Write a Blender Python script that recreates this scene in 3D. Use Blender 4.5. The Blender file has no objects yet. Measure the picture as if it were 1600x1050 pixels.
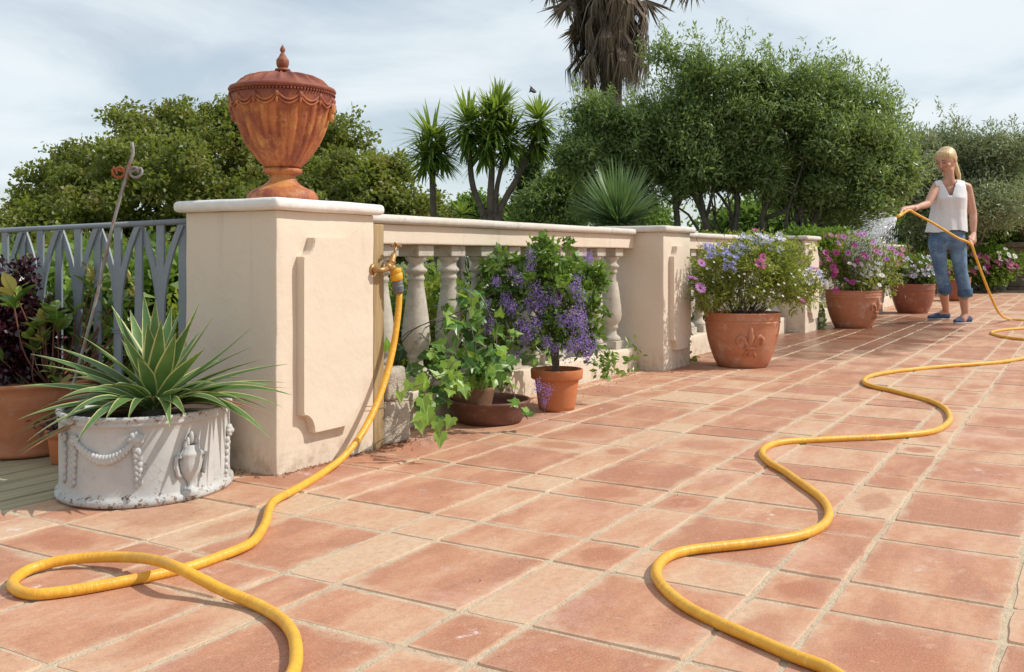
import bpy, bmesh, math, random
import numpy as np
from mathutils import Vector, Matrix, noise as mnoise
random.seed(7); rng = np.random.default_rng(11)
PI = math.pi
scene = bpy.context.scene
COL = scene.collection
# ------------------------------------------------------------------ camera, sky, sun, exposure
A0 = math.radians(30.5)
FWD = Vector((math.cos(A0), math.sin(A0), 0)); RGT = Vector((math.sin(A0), -math.cos(A0), 0)); UP = Vector((0, 0, 1))
CAM = Vector((-2.132, -2.061, .65)); FP = 1530.0; HY = 400.0
cd = bpy.data.cameras.new('camera'); cam = bpy.data.objects.new('camera', cd); COL.objects.link(cam)
cam.location = CAM; cam.rotation_euler = (PI / 2, 0, A0 - PI / 2)
cd.sensor_width = 36; cd.lens = 36 * FP / 1600; cd.shift_y = -125 / 1600; cd.clip_start = .05; cd.clip_end = 2000
scene.camera = cam
SUN = Vector((.50, -.866, 0)) * math.cos(math.radians(46)) + UP * math.sin(math.radians(46))
world = bpy.data.worlds.new('World'); scene.world = world; world.use_nodes = True
wn = world.node_tree; wn.nodes.clear()
def N(nt, t, **kw):
    n = nt.nodes.new(t)
    for k, v in kw.items():
        if k in n.inputs.keys(): n.inputs[k].default_value = v
        else: setattr(n, k, v)
    return n
def Lk(nt, a, b): nt.links.new(a, b)
sky = N(wn, 'ShaderNodeTexSky', sky_type='NISHITA', sun_disc=False)
sky.sun_elevation = math.radians(46)
sky.sun_rotation = math.atan2(SUN.x, SUN.y)
sky.altitude = 50; sky.air_density = 1.0; sky.dust_density = .5
tc = N(wn, 'ShaderNodeTexCoord'); sep = N(wn, 'ShaderNodeSeparateXYZ'); Lk(wn, tc.outputs['Generated'], sep.inputs[0])
zz = N(wn, 'ShaderNodeMath', operation='MAXIMUM'); Lk(wn, sep.outputs[2], zz.inputs[0]); zz.inputs[1].default_value = .0
za = N(wn, 'ShaderNodeMath', operation='ADD'); Lk(wn, zz.outputs[0], za.inputs[0]); za.inputs[1].default_value = .16
vd = N(wn, 'ShaderNodeVectorMath', operation='DIVIDE'); Lk(wn, tc.outputs['Generated'], vd.inputs[0])
cmb = N(wn, 'ShaderNodeCombineXYZ')
for i in range(3): Lk(wn, za.outputs[0], cmb.inputs[i])
Lk(wn, cmb.outputs[0], vd.inputs[1])
cn = N(wn, 'ShaderNodeTexNoise', Scale=.9, Detail=8.0, Roughness=.55, Distortion=.5); Lk(wn, vd.outputs[0], cn.inputs['Vector'])
cr = N(wn, 'ShaderNodeMapRange', interpolation_type='SMOOTHSTEP'); Lk(wn, cn.outputs[0], cr.inputs[0])
cr.inputs[1].default_value = .33; cr.inputs[2].default_value = .66; cr.inputs[3].default_value = .42; cr.inputs[4].default_value = 1.0
cn2 = N(wn, 'ShaderNodeTexNoise', Scale=1.5, Detail=5.0, Roughness=.5); Lk(wn, vd.outputs[0], cn2.inputs['Vector'])
cc = N(wn, 'ShaderNodeMix', data_type='RGBA'); Lk(wn, cn2.outputs[0], cc.inputs['Factor'])
cc.inputs['A'].default_value = (6.9, 8.0, 8.7, 1); cc.inputs['B'].default_value = (8.7, 9.1, 9.2, 1)
mx = N(wn, 'ShaderNodeMix', data_type='RGBA'); Lk(wn, cr.outputs[0], mx.inputs['Factor'])
Lk(wn, sky.outputs[0], mx.inputs['A']); Lk(wn, cc.outputs['Result'], mx.inputs['B'])
bg = N(wn, 'ShaderNodeBackground', Strength=.10); Lk(wn, mx.outputs['Result'], bg.inputs[0])
wo = N(wn, 'ShaderNodeOutputWorld'); Lk(wn, bg.outputs[0], wo.inputs[0])
sl = bpy.data.lights.new('sun', 'SUN'); sl.energy = 3.6; sl.angle = math.radians(.55); sl.color = (1, .95, .87)
so = bpy.data.objects.new('sun', sl); COL.objects.link(so); so.rotation_euler = SUN.to_track_quat('Z', 'Y').to_euler(); so.location = (0, 0, 20)
scene.view_settings.view_transform = 'Standard'; scene.view_settings.look = 'None'
scene.view_settings.exposure = .10; scene.view_settings.gamma = 1; scene.view_settings.use_curve_mapping = False

# ------------------------------------------------------------------ helpers
def W(px, py, Z):            # point seen at a pixel of the photograph at distance Z
    return CAM + FWD * Z + RGT * ((px - 800) / FP * Z) + UP * (-(py - HY) / FP * Z)
def G(px, py, z=0.0):        # point of the level plane z seen at that pixel
    return W(px, py, FP * (.65 - z) / (py - HY))
def VP(px, py, Y):           # point of the plane y = Y seen at that pixel
    d = FWD + RGT * ((px - 800) / FP) - UP * ((py - HY) / FP)
    return CAM + d * ((Y - CAM.y) / d.y)
def tag(o, label=None, cat=None, group=None, kind=None):
    if label: o['label'] = label
    if cat: o['category'] = cat
    if group: o['group'] = group
    if kind: o['kind'] = kind
    return o
def empty(name, loc, label, cat, group=None, rz=0):
    o = bpy.data.objects.new(name, None); COL.objects.link(o); o.location = loc; o.rotation_euler = (0, 0, rz)
    o.empty_display_size = .1
    return tag(o, label, cat, group)
def link(name, me, parent=None, m=None, world_coords=True, kind=None):
    if m is not None and len(me.materials) == 0: me.materials.append(m)
    o = bpy.data.objects.new(name, me); COL.objects.link(o)
    if parent is not None:
        o.parent = parent
        if world_coords:
            pw = parent_world(parent); o.matrix_local = pw.inverted()
    if kind: o['kind'] = kind
    return o
def parent_world(p):
    m = Matrix.Identity(4)
    while p is not None:
        m = p.matrix_basis @ m; p = p.parent
    return m
def fix(m):
    return m
class MB:
    """plain mesh builder in world coordinates"""
    def __init__(s): s.v = []; s.f = []; s.uv = []; s.sm = []; s.mi = []
    def add(s, vs, fs, smooth=False, uvs=None, mi=0):
        o = len(s.v); s.v += [tuple(v) for v in vs]
        for f in fs:
            s.f.append([i + o for i in f]); s.sm.append(smooth); s.mi.append(mi)
            s.uv += [(uvs[i] if uvs else (0, 0)) for i in f]
    def box(s, x0, x1, y0, y1, z0, z1, mi=0):
        v = [(x0, y0, z0), (x1, y0, z0), (x1, y1, z0), (x0, y1, z0), (x0, y0, z1), (x1, y0, z1), (x1, y1, z1), (x0, y1, z1)]
        s.add(v, [(0, 3, 2, 1), (4, 5, 6, 7), (0, 1, 5, 4), (1, 2, 6, 5), (2, 3, 7, 6), (3, 0, 4, 7)], mi=mi)
    def tube(s, pts, rs, n=8, mi=0, cap=True):
        pts = [Vector(p) for p in pts]
        if not hasattr(rs, '__len__'): rs = [rs] * len(pts)
        up = Vector((0, 0, 1)); vs = []; uvs = []; t0 = None; L = 0
        for i, p in enumerate(pts):
            t = (pts[min(i + 1, len(pts) - 1)] - pts[max(i - 1, 0)]).normalized()
            if t0 is None:
                a = up if abs(t.z) < .9 else Vector((1, 0, 0)); nrm = (a - t * a.dot(t)).normalized()
            else: nrm = (nrm - t * nrm.dot(t)).normalized(); L += (p - pts[i - 1]).length
            t0 = t; b = t.cross(nrm)
            for k in range(n):
                an = 2 * PI * k / n; vs.append(p + (nrm * math.cos(an) + b * math.sin(an)) * rs[i]); uvs.append((k / n, L))
        fs = []
        for i in range(len(pts) - 1):
            for k in range(n):
                fs.append((i * n + k, i * n + (k + 1) % n, (i + 1) * n + (k + 1) % n, (i + 1) * n + k))
        if cap: fs.append(tuple(reversed(range(n)))); fs.append(tuple(range((len(pts) - 1) * n, len(pts) * n)))
        s.add(vs, fs, True, uvs, mi)
    def lathe(s, prof, c=(0, 0, 0), n=32, mod=None, sx=1, sy=1, rot=0, mi=0, smooth=True):
        vs = []; uvs = []; R = Matrix.Rotation(rot, 3, 'Z'); c = Vector(c)
        for i, (r, z) in enumerate(prof):
            for k in range(n):
                an = 2 * PI * k / n; q = r if mod is None else mod(r, z, an, i)
                vs.append(c + R @ Vector((math.cos(an) * q * sx, math.sin(an) * q * sy, z))); uvs.append((k / n, z))
        fs = [(i * n + k, i * n + (k + 1) % n, (i + 1) * n + (k + 1) % n, (i + 1) * n + k) for i in range(len(prof) - 1) for k in range(n)]
        if prof[0][0] > 1e-5: fs.append(tuple(reversed(range(n))))
        if prof[-1][0] > 1e-5: fs.append(tuple(range((len(prof) - 1) * n, len(prof) * n)))
        s.add(vs, fs, smooth, uvs, mi)
    def ball(s, c, r, n=8, m=6, sc=(1, 1, 1), mi=0):
        c = Vector(c); vs = []
        for i in range(m + 1):
            th = PI * i / m
            for k in range(n):
                ph = 2 * PI * k / n; vs.append(c + Vector((math.sin(th) * math.cos(ph) * r * sc[0], math.sin(th) * math.sin(ph) * r * sc[1], -math.cos(th) * r * sc[2])))
        s.add(vs, [(i * n + k, i * n + (k + 1) % n, (i + 1) * n + (k + 1) % n, (i + 1) * n + k) for i in range(m) for k in range(n)], True, mi=mi)
    def mesh(s, name, mats=None):
        me = bpy.data.meshes.new(name); me.from_pydata(s.v, [], s.f)
        uvl = me.uv_layers.new(name='UVMap'); uvl.data.foreach_set('uv', [c for uv in s.uv for c in uv])
        me.polygons.foreach_set('use_smooth', s.sm); me.polygons.foreach_set('material_index', s.mi)
        if mats:
            for m in (mats if isinstance(mats, (list, tuple)) else [mats]): me.materials.append(m)
        me.update(); return me
    def build(s, name, mats, parent=None, kind=None): return link(name, s.mesh(name, mats), parent, kind=kind)
def bevelbox(x0, x1, y0, y1, z0, z1, bev=.004, seg=2, cuts=0, wob=0.0, seed=0):
    bm = bmesh.new(); bmesh.ops.create_cube(bm, size=1)
    for v in bm.verts: v.co = Vector((x0 + (v.co.x + .5) * (x1 - x0), y0 + (v.co.y + .5) * (y1 - y0), z0 + (v.co.z + .5) * (z1 - z0)))
    if bev: bmesh.ops.bevel(bm, geom=bm.edges[:] , offset=bev, segments=seg, affect='EDGES', profile=.5)
    if cuts:
        el = [e for e in bm.edges if e.calc_length() > 3 * bev]
        bmesh.ops.subdivide_edges(bm, edges=el, cuts=cuts, use_grid_fill=True)
    if wob:
        for v in bm.verts:
            n = mnoise.noise_vector(v.co * 9 + Vector((seed, 0, 0))) * wob + mnoise.noise_vector(v.co * 40) * wob * .35; v.co += n
    me = bpy.data.meshes.new('box'); bm.to_mesh(me); bm.free()
    for p in me.polygons: p.use_smooth = seg > 1 or wob > 0
    return me
def smooth_angle(me, ang=40):
    try: me.set_sharp_from_angle(angle=math.radians(ang))
    except Exception: pass
    return me
# ------------------------------------------------------------------ materials
def newmat(name):
    m = bpy.data.materials.new(name); m.use_nodes = True; nt = m.node_tree; nt.nodes.clear()
    out = N(nt, 'ShaderNodeOutputMaterial'); b = N(nt, 'ShaderNodeBsdfPrincipled'); Lk(nt, b.outputs[0], out.inputs[0]); return m, nt, b, out
def mixc(nt, f, a, b, t='MIX'):
    n = N(nt, 'ShaderNodeMix', data_type='RGBA', blend_type=t)
    for s, v in (('Factor', f), ('A', a), ('B', b)):
        if hasattr(v, 'links') or isinstance(v, bpy.types.NodeSocket): Lk(nt, v, n.inputs[s])
        else: n.inputs[s].default_value = v if s == 'Factor' else (*v, 1)[:4]
    return n.outputs['Result']
def rng_(nt, v, a, b, c=0., d=1., smooth=True):
    n = N(nt, 'ShaderNodeMapRange'); n.interpolation_type = 'SMOOTHSTEP' if smooth else 'LINEAR'
    Lk(nt, v, n.inputs[0])
    for i, x in enumerate((a, b, c, d)): n.inputs[i + 1].default_value = x
    return n.outputs[0]
def nz(nt, scale, detail=4., rough=.55, co=None, dist=0.):
    n = N(nt, 'ShaderNodeTexNoise', Scale=scale, Detail=detail, Roughness=rough, Distortion=dist)
    if co is not None: Lk(nt, co, n.inputs['Vector'])
    return n.outputs[0]
def bump(nt, b, h, s=.3, d=.01, prev=None):
    n = N(nt, 'ShaderNodeBump', Strength=s, Distance=d); Lk(nt, h, n.inputs['Height'])
    if prev is not None: Lk(nt, prev, n.inputs['Normal'])
    Lk(nt, n.outputs[0], b.inputs['Normal']); return n.outputs[0]
def mth(nt, op, a, b=None):
    n = N(nt, 'ShaderNodeMath', operation=op)
    for i, v in enumerate((a, b)):
        if v is None: continue
        if isinstance(v, (int, float)): n.inputs[i].default_value = v
        else: Lk(nt, v, n.inputs[i])
    return n.outputs[0]
def pos(nt): return N(nt, 'ShaderNodeNewGeometry').outputs['Position']
def mottled(name, c1, c2, c3=None, s1=4., s2=30., rough=.8, bmp=.4, bd=.004, spots=None, spot_t=(.62, .7), metal=0., spec=.4):
    m, nt, b, out = newmat(name); p = pos(nt)
    f = rng_(nt, nz(nt, s1, 5, .6, p), .35, .65); c = mixc(nt, f, c1, c2)
    if c3: c = mixc(nt, rng_(nt, nz(nt, s1 * 2.7, 6, .7, p), .52, .68), c, c3)
    n2 = nz(nt, s2, 5, .65, p)
    c = mixc(nt, rng_(nt, n2, .3, .7, .0, .22), c, tuple(x * .55 for x in c1))
    if spots: c = mixc(nt, rng_(nt, nz(nt, s2 * .9, 6, .75, p), *spot_t), c, spots)
    Lk(nt, c, b.inputs['Base Color']); b.inputs['Roughness'].default_value = rough; b.inputs['Metallic'].default_value = metal
    b.inputs['Specular IOR Level'].default_value = spec
    pr = bump(nt, b, nz(nt, s2 * .35, 3, .5, p), bmp * .7, bd * 2.5)
    bump(nt, b, nz(nt, s2 * 3, 4, .6, p), bmp, bd, pr)
    return m
def leafmat(name, dark, light, rough=.45, trans=.35, hue2=None, spec=.35):
    m, nt, b, out = newmat(name)
    a = N(nt, 'ShaderNodeAttribute', attribute_name='tone', attribute_type='GEOMETRY')
    c = mixc(nt, a.outputs['Fac'], dark, light)
    if hue2: c = mixc(nt, rng_(nt, nz(nt, 1.6, 3, .5, pos(nt)), .5, .7, 0, .6), c, hue2)
    Lk(nt, c, b.inputs['Base Color']); b.inputs['Roughness'].default_value = rough; b.inputs['Specular IOR Level'].default_value = spec
    t = N(nt, 'ShaderNodeBsdfTranslucent'); tcx = mixc(nt, .5, c, (light[0] * 1.6, light[1] * 1.7, light[2] * .7)); Lk(nt, tcx, t.inputs[0])
    ms = N(nt, 'ShaderNodeMixShader', Fac=trans); Lk(nt, b.outputs[0], ms.inputs[1]); Lk(nt, t.outputs[0], ms.inputs[2]); Lk(nt, ms.outputs[0], out.inputs[0])
    return m
def leafobj(name, dark, light, vein=None, rough=.38, trans=.25, edge=None, ew=.3):
    """leaf with UV.x across (0..1), colour varied per object"""
    m, nt, b, out = newmat(name)
    oi = N(nt, 'ShaderNodeObjectInfo'); c = mixc(nt, oi.outputs['Random'], dark, light)
    c = mixc(nt, rng_(nt, nz(nt, 14, 3, .5, pos(nt)), .35, .65, 0, .5), c, tuple(x * .75 for x in dark))
    uv = N(nt, 'ShaderNodeTexCoord'); sp = N(nt, 'ShaderNodeSeparateXYZ'); Lk(nt, uv.outputs['UV'], sp.inputs[0])
    d = mth(nt, 'ABSOLUTE', mth(nt, 'SUBTRACT', sp.outputs[0], .5))
    if vein: c = mixc(nt, rng_(nt, d, .0, .05, .8, 0), c, vein)
    if edge: c = mixc(nt, rng_(nt, d, .5 - ew * .5, .5 - ew * .32), c, edge)
    Lk(nt, c, b.inputs['Base Color']); b.inputs['Roughness'].default_value = rough
    t = N(nt, 'ShaderNodeBsdfTranslucent'); Lk(nt, c, t.inputs[0])
    ms = N(nt, 'ShaderNodeMixShader', Fac=trans); Lk(nt, b.outputs[0], ms.inputs[1]); Lk(nt, t.outputs[0], ms.inputs[2]); Lk(nt, ms.outputs[0], out.inputs[0])
    return m
def plain(name, c, rough=.5, metal=0., bmp=0, bs=60, trans=0):
    m, nt, b, out = newmat(name); p = pos(nt)
    cc = mixc(nt, rng_(nt, nz(nt, bs * .3, 4, .6, p), .3, .7, 0, .35), c, tuple(x * .7 for x in c)); Lk(nt, cc, b.inputs['Base Color'])
    b.inputs['Roughness'].default_value = rough; b.inputs['Metallic'].default_value = metal
    if bmp: bump(nt, b, nz(nt, bs, 4, .6, p), bmp, .004)
    if trans:
        t = N(nt, 'ShaderNodeBsdfTranslucent'); Lk(nt, cc, t.inputs[0]); ms = N(nt, 'ShaderNodeMixShader', Fac=trans)
        Lk(nt, b.outputs[0], ms.inputs[1]); Lk(nt, t.outputs[0], ms.inputs[2]); Lk(nt, ms.outputs[0], out.inputs[0])
    return m
M = {}
M['stucco'] = mottled('stucco', (.70, .52, .36), (.66, .47, .315), None, 2.2, 26, .9, .45, .0035, spots=(.50, .38, .26), spot_t=(.69, .78), spec=.2)
def stucco_dirty():
    m, nt, b, out = newmat('painted_stucco'); p = pos(nt)
    c = mixc(nt, rng_(nt, nz(nt, 2.0, 5, .6, p), .35, .65), (.70, .60, .485), (.67, .565, .45))
    sp = N(nt, 'ShaderNodeSeparateXYZ'); Lk(nt, p, sp.inputs[0])
    low = rng_(nt, sp.outputs[2], .0, .16, 1, 0)
    c = mixc(nt, mth(nt, 'MULTIPLY', low, rng_(nt, nz(nt, 22, 6, .7, p), .42, .66, 0, .75)), c, (.44, .35, .25))
    c = mixc(nt, rng_(nt, nz(nt, 60, 5, .7, p), .66, .76, 0, .5), c, (.45, .33, .23))
    c = mixc(nt, rng_(nt, nz(nt, 5, 6, .75, p), .56, .72, 0, .35), c, (.56, .47, .37))
    mpv = N(nt, 'ShaderNodeMapping'); mpv.inputs['Scale'].default_value = (16, 16, 1.6); Lk(nt, p, mpv.inputs['Vector'])
    c = mixc(nt, mth(nt, 'MULTIPLY', rng_(nt, nz(nt, 1, 5, .65, mpv.outputs[0]), .54, .72, 0, .45), rng_(nt, sp.outputs[2], .35, .78)), c, (.50, .41, .31))
    v = N(nt, 'ShaderNodeTexVoronoi', feature='DISTANCE_TO_EDGE', Scale=3.2); vw = N(nt, 'ShaderNodeMixRGB'); vw.inputs[0].default_value = .12; Lk(nt, p, vw.inputs[1]); nn2 = N(nt, 'ShaderNodeTexNoise', Scale=4., Detail=5.); Lk(nt, p, nn2.inputs['Vector']); Lk(nt, nn2.outputs['Color'], vw.inputs[2]); Lk(nt, vw.outputs[0], v.inputs['Vector'])
    c = mixc(nt, mth(nt, 'MULTIPLY', rng_(nt, v.outputs['Distance'], .0, .004, .5, 0), rng_(nt, nz(nt, 1.7, 3, .5, p), .56, .62)), c, (.38, .30, .22))
    c = mixc(nt, rng_(nt, nz(nt, 130, 6, .8, p), .60, .70, 0, .35), c, (.46, .38, .29))
    Lk(nt, c, b.inputs['Base Color']); b.inputs['Roughness'].default_value = .9; b.inputs['Specular IOR Level'].default_value = .2
    pr = bump(nt, b, nz(nt, 7, 4, .55, p), .5, .014); bump(nt, b, nz(nt, 90, 4, .6, p), .25, .0025, pr)
    return m
M['stucco'] = stucco_dirty()
M['cast'] = mottled('cast_stone', (.48, .43, .355), (.57, .52, .44), (.36, .32, .27), 9, 45, .9, .5, .003, spots=(.24, .21, .18), spot_t=(.66, .76), spec=.2)
M['coping'] = mottled('coping_stone', (.66, .62, .57), (.62, .56, .49), (.50, .45, .38), 3.5, 30, .9, .6, .004, spots=(.26, .23, .20), spot_t=(.62, .74), spec=.2)
M['coping_white'] = mottled('white_cap_stone', (.80, .78, .76), (.78, .74, .70), None, 3, 28, .85, .5, .003, spots=(.42, .36, .30), spot_t=(.64, .76), spec=.2)
M['mortar'] = mottled('mortar', (.64, .51, .36), (.57, .44, .31), (.44, .36, .26), 8, 70, .95, .9, .005, spots=(.20, .16, .11), spot_t=(.60, .72), spec=.1)
M['earth'] = mottled('earth', (.12, .085, .05), (.09, .08, .04), (.16, .12, .07), 3, 20, .95, .8, .02)
M['lawn'] = mottled('lawn', (.07, .10, .03), (.10, .12, .04), (.13, .11, .05), 1, 9, .95, .8, .03)
M['rust'] = mottled('rusty_cast_iron', (.40, .13, .045), (.25, .055, .028), (.60, .28, .085), 9, 34, .72, .6, .003, spots=(.08, .03, .022), spot_t=(.57, .68), spec=.3)
def urn_rust():
    m, nt, b, out = newmat('streaked_rusty_iron'); p = pos(nt)
    mp = N(nt, 'ShaderNodeMapping'); mp.inputs['Scale'].default_value = (22, 22, 3.2); Lk(nt, p, mp.inputs['Vector'])
    st = nz(nt, 1, 6, .68, mp.outputs[0]); c = mixc(nt, rng_(nt, st, .36, .64), (.24, .055, .028), (.46, .15, .048))
    c = mixc(nt, rng_(nt, nz(nt, 8, 7, .75, p), .50, .66, 0, .75), c, (.60, .27, .075)); c = mixc(nt, rng_(nt, nz(nt, 70, 6, .75, p), .58, .66, 0, .8), c, (.10, .03, .02))
    sp = N(nt, 'ShaderNodeSeparateXYZ'); Lk(nt, p, sp.inputs[0]); rim = mth(nt, 'MULTIPLY', rng_(nt, sp.outputs[2], 1.125, 1.165), rng_(nt, nz(nt, 12, 5, .7, p), .25, .6, .35, .85)); c = mixc(nt, rim, c, (.19, .045, .03))
    c = mixc(nt, rng_(nt, nz(nt, 140, 4, .7, p), .66, .72, 0, .6), c, (.72, .50, .32))
    Lk(nt, c, b.inputs['Base Color']); b.inputs['Roughness'].default_value = .62
    pr = bump(nt, b, nz(nt, 40, 5, .65, p), .5, .004); bump(nt, b, nz(nt, 150, 4, .6, p), .4, .0015, pr); return m
M['urn'] = urn_rust()
M['terra'] = mottled('terracotta', (.50, .20, .10), (.44, .165, .08), (.52, .25, .15), 5, 40, .78, .3, .002, spec=.25)
M['terra_pale'] = mottled('bloomed_terracotta', (.48, .175, .085), (.50, .225, .13), (.56, .35, .26), 4, 40, .7, .3, .002, spec=.35)
M['terra_wet'] = mottled('wet_terracotta', (.30, .10, .055), (.26, .085, .05), (.40, .20, .13), 5, 40, .35, .3, .002, spec=.5)
M['terra_new'] = mottled('orange_terracotta', (.56, .20, .08), (.52, .175, .07), None, 5, 50, .75, .2, .0015, spec=.25)
M['glaze'] = mottled('brown_stoneware', (.16, .07, .045), (.13, .055, .038), (.22, .12, .085), 9, 50, .5, .3, .002, spec=.4)
M['clay'] = mottled('brown_clay', (.26, .135, .075), (.21, .11, .065), (.32, .18, .11), 9, 50, .7, .4, .002, spec=.3)
def white_iron():
    m, nt, b, out = newmat('flaking_white_iron'); p = pos(nt)
    c = mixc(nt, rng_(nt, nz(nt, 6, 5, .6, p), .35, .65), (.54, .535, .51), (.45, .455, .445))
    sp = N(nt, 'ShaderNodeSeparateXYZ'); Lk(nt, p, sp.inputs[0])
    ends = mth(nt, 'MAXIMUM', rng_(nt, sp.outputs[2], .0, .085, .13, 0), rng_(nt, sp.outputs[2], .19, .235, 0, .12))
    f = rng_(nt, mth(nt, 'ADD', nz(nt, 55, 7, .75, p), ends), .655, .71)
    c = mixc(nt, f, c, (.17, .085, .05))
    f2 = rng_(nt, mth(nt, 'ADD', nz(nt, 24, 6, .7, p), mth(nt, 'MULTIPLY', ends, .5)), .62, .74, 0, .6); c = mixc(nt, f2, c, (.46, .30, .17))
    f3 = rng_(nt, mth(nt, 'ADD', nz(nt, 90, 6, .8, p), ends), .70, .75); c = mixc(nt, f3, c, (.08, .07, .065)); gr = mth(nt, 'MULTIPLY', rng_(nt, nz(nt, 60, 8, .8, p), .53, .62), rng_(nt, nz(nt, 9, 5, .65, p), .52, .66, 0, .75)); c = mixc(nt, gr, c, (.16, .155, .16)); c = mixc(nt, rng_(nt, nz(nt, 110, 5, .7, p), .63, .69, 0, .7), c, (.42, .27, .15))
    Lk(nt, c, b.inputs['Base Color']); b.inputs['Roughness'].default_value = .6
    pr = bump(nt, b, nz(nt, 30, 5, .6, p), .4, .004); bump(nt, b, f, -.3, .002, pr)
    return m
M['white_iron'] = white_iron()
M['rail'] = mottled('grey_painted_steel', (.20, .23, .262), (.23, .26, .295), None, 6, 60, .42, .12, .001, spec=.5)
M['iron'] = mottled('rusty_grey_rod', (.30, .29, .27), (.22, .20, .18), (.30, .10, .045), 14, 60, .6, .3, .001)
M['bark'] = mottled('bark', (.14, .11, .085), (.20, .165, .13), (.09, .07, .055), 5, 30, .95, .9, .02)
M['bark_dark'] = mottled('dark_bark', (.10, .085, .065), (.17, .145, .115), None, 5, 30, .95, .9, .02)
M['soil'] = mottled('soil', (.07, .045, .03), (.10, .065, .04), None, 12, 60, .95, 1, .008)
M['brass'] = mottled('weathered_brass', (.46, .27, .10), (.36, .19, .08), (.58, .42, .22), 40, 120, .45, .3, .001, metal=.55)
M['fit_yellow'] = plain('yellow_plastic', (.78, .40, .02), .35)
M['fit_grey'] = plain('grey_rubber', (.16, .165, .175), .6)
def wood(name, c1, c2, axis_scale, rough=.85):
    m, nt, b, out = newmat(name); p = pos(nt)
    mp = N(nt, 'ShaderNodeMapping'); mp.inputs['Scale'].default_value = axis_scale; Lk(nt, p, mp.inputs['Vector'])
    n = nz(nt, 1, 6, .65, mp.outputs[0]); c = mixc(nt, rng_(nt, n, .35, .65), c1, c2)
    c = mixc(nt, rng_(nt, nz(nt, 3, 5, .7, p), .55, .75, 0, .6), c, tuple(x * .5 for x in c1))
    Lk(nt, c, b.inputs['Base Color']); b.inputs['Roughness'].default_value = rough; bump(nt, b, n, .5, .004); return m
M['deck'] = wood('weathered_deck_wood', (.33, .265, .155), (.45, .375, .24), (3, 90, 90))
M['post'] = wood('weathered_post_wood', (.30, .20, .09), (.40, .29, .15), (70, 70, 4))
M['stone'] = mottled('rough_stone', (.50, .44, .35), (.42, .37, .30), (.30, .27, .22), 9, 50, .95, 1, .008)
M['stone_dark'] = mottled('garden_stone', (.22, .17, .125), (.27, .215, .16), (.15, .12, .09), 5, 25, .95, 1, .01)
def tile_mat(name, from_obj):
    m, nt, b, out = newmat(name); p = pos(nt)
    a = N(nt, 'ShaderNodeObjectInfo') if from_obj else N(nt, 'ShaderNodeAttribute', attribute_name='tint')
    ac = a.outputs['Color']; sc = N(nt, 'ShaderNodeSeparateColor'); Lk(nt, ac, sc.inputs[0])
    red, spot, wht = sc.outputs[0], sc.outputs[1], sc.outputs[2]
    mp = N(nt, 'ShaderNodeMapping'); mp.inputs['Scale'].default_value = (2.2, 5.5, 5); Lk(nt, p, mp.inputs['Vector'])
    big = nz(nt, 1.5, 5, .6, mp.outputs[0]); fine = nz(nt, 55, 5, .7, p); mid = nz(nt, 9, 5, .65, p)
    tex = N(nt, 'ShaderNodeTexCoord'); sp = N(nt, 'ShaderNodeSeparateXYZ'); Lk(nt, tex.outputs['UV'], sp.inputs[0])
    du = mth(nt, 'SUBTRACT', .5, mth(nt, 'ABSOLUTE', mth(nt, 'SUBTRACT', sp.outputs[0], .5)))
    dv = mth(nt, 'SUBTRACT', .5, mth(nt, 'ABSOLUTE', mth(nt, 'SUBTRACT', sp.outputs[1], .5)))
    dm = mth(nt, 'MINIMUM', du, dv)
    edge = rng_(nt, mth(nt, 'ADD', dm, mth(nt, 'MULTIPLY', mth(nt, 'SUBTRACT', mid, .5), .34)), -.03, .085, 1, 0)
    f = mth(nt, 'ADD', red, mth(nt, 'MULTIPLY', mth(nt, 'SUBTRACT', big, .5), 2.3)); f = rng_(nt, f, 0, 1, 0, 1, False)
    cr_ = N(nt, 'ShaderNodeValToRGB'); Lk(nt, f, cr_.inputs[0]); e = cr_.color_ramp.elements
    e[0].position = 0; e[0].color = (.60, .415, .265, 1); e[1].position = 1; e[1].color = (.40, .165, .09, 1)
    x = e.new(.42); x.color = (.56, .31, .185, 1); x = e.new(.72); x.color = (.49, .22, .12, 1)
    c = cr_.outputs[0]
    c = mixc(nt, mth(nt, 'MULTIPLY', edge, .72), c, (.60, .45, .31))
    # worn dark hollow in the middle of some tiles
    ru = mth(nt, 'MULTIPLY', du, dv); hol = rng_(nt, mth(nt, 'ADD', ru, mth(nt, 'MULTIPLY', mth(nt, 'SUBTRACT', mid, .5), .16)), .045, .125)
    c = mixc(nt, mth(nt, 'MULTIPLY', mth(nt, 'MULTIPLY', hol, spot), .9), c, (.38, .13, .06))
    # grey-violet scuffs
    sc1 = rng_(nt, nz(nt, 4.2, 8, .76, mp.outputs[0], .6), .57, .72, 0, .55); c = mixc(nt, sc1, c, (.24, .12, .085)); c = mixc(nt, rng_(nt, nz(nt, 260, 4, .8, p), .42, .66, 0, .35), c, (.70, .48, .36)); c = mixc(nt, rng_(nt, nz(nt, 330, 4, .8, p), .52, .66, 0, .45), c, (.26, .12, .075))
    c = mixc(nt, rng_(nt, fine, .35, .75, .0, .38), c, (.33, .165, .105)); c = mixc(nt, rng_(nt, nz(nt, 26, 6, .75, p), .56, .70, 0, .40), c, (.62, .42, .31))
    # pale lime bloom
    bl = rng_(nt, nz(nt, 2.2, 7, .75, p, .4), .52, .70, 0, .38); c = mixc(nt, bl, c, (.62, .38, .32))
    wv = mth(nt, 'MULTIPLY', wht, rng_(nt, mth(nt, 'ADD', nz(nt, 19, 7, .8, p), mth(nt, 'MULTIPLY', ru, .7)), .64, .78)); c = mixc(nt, wv, c, (.72, .62, .58))
    # dark pits
    pit = rng_(nt, nz(nt, 150, 2, .5, p), .70, .76, 0, .8); c = mixc(nt, pit, c, (.16, .075, .05))
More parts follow.
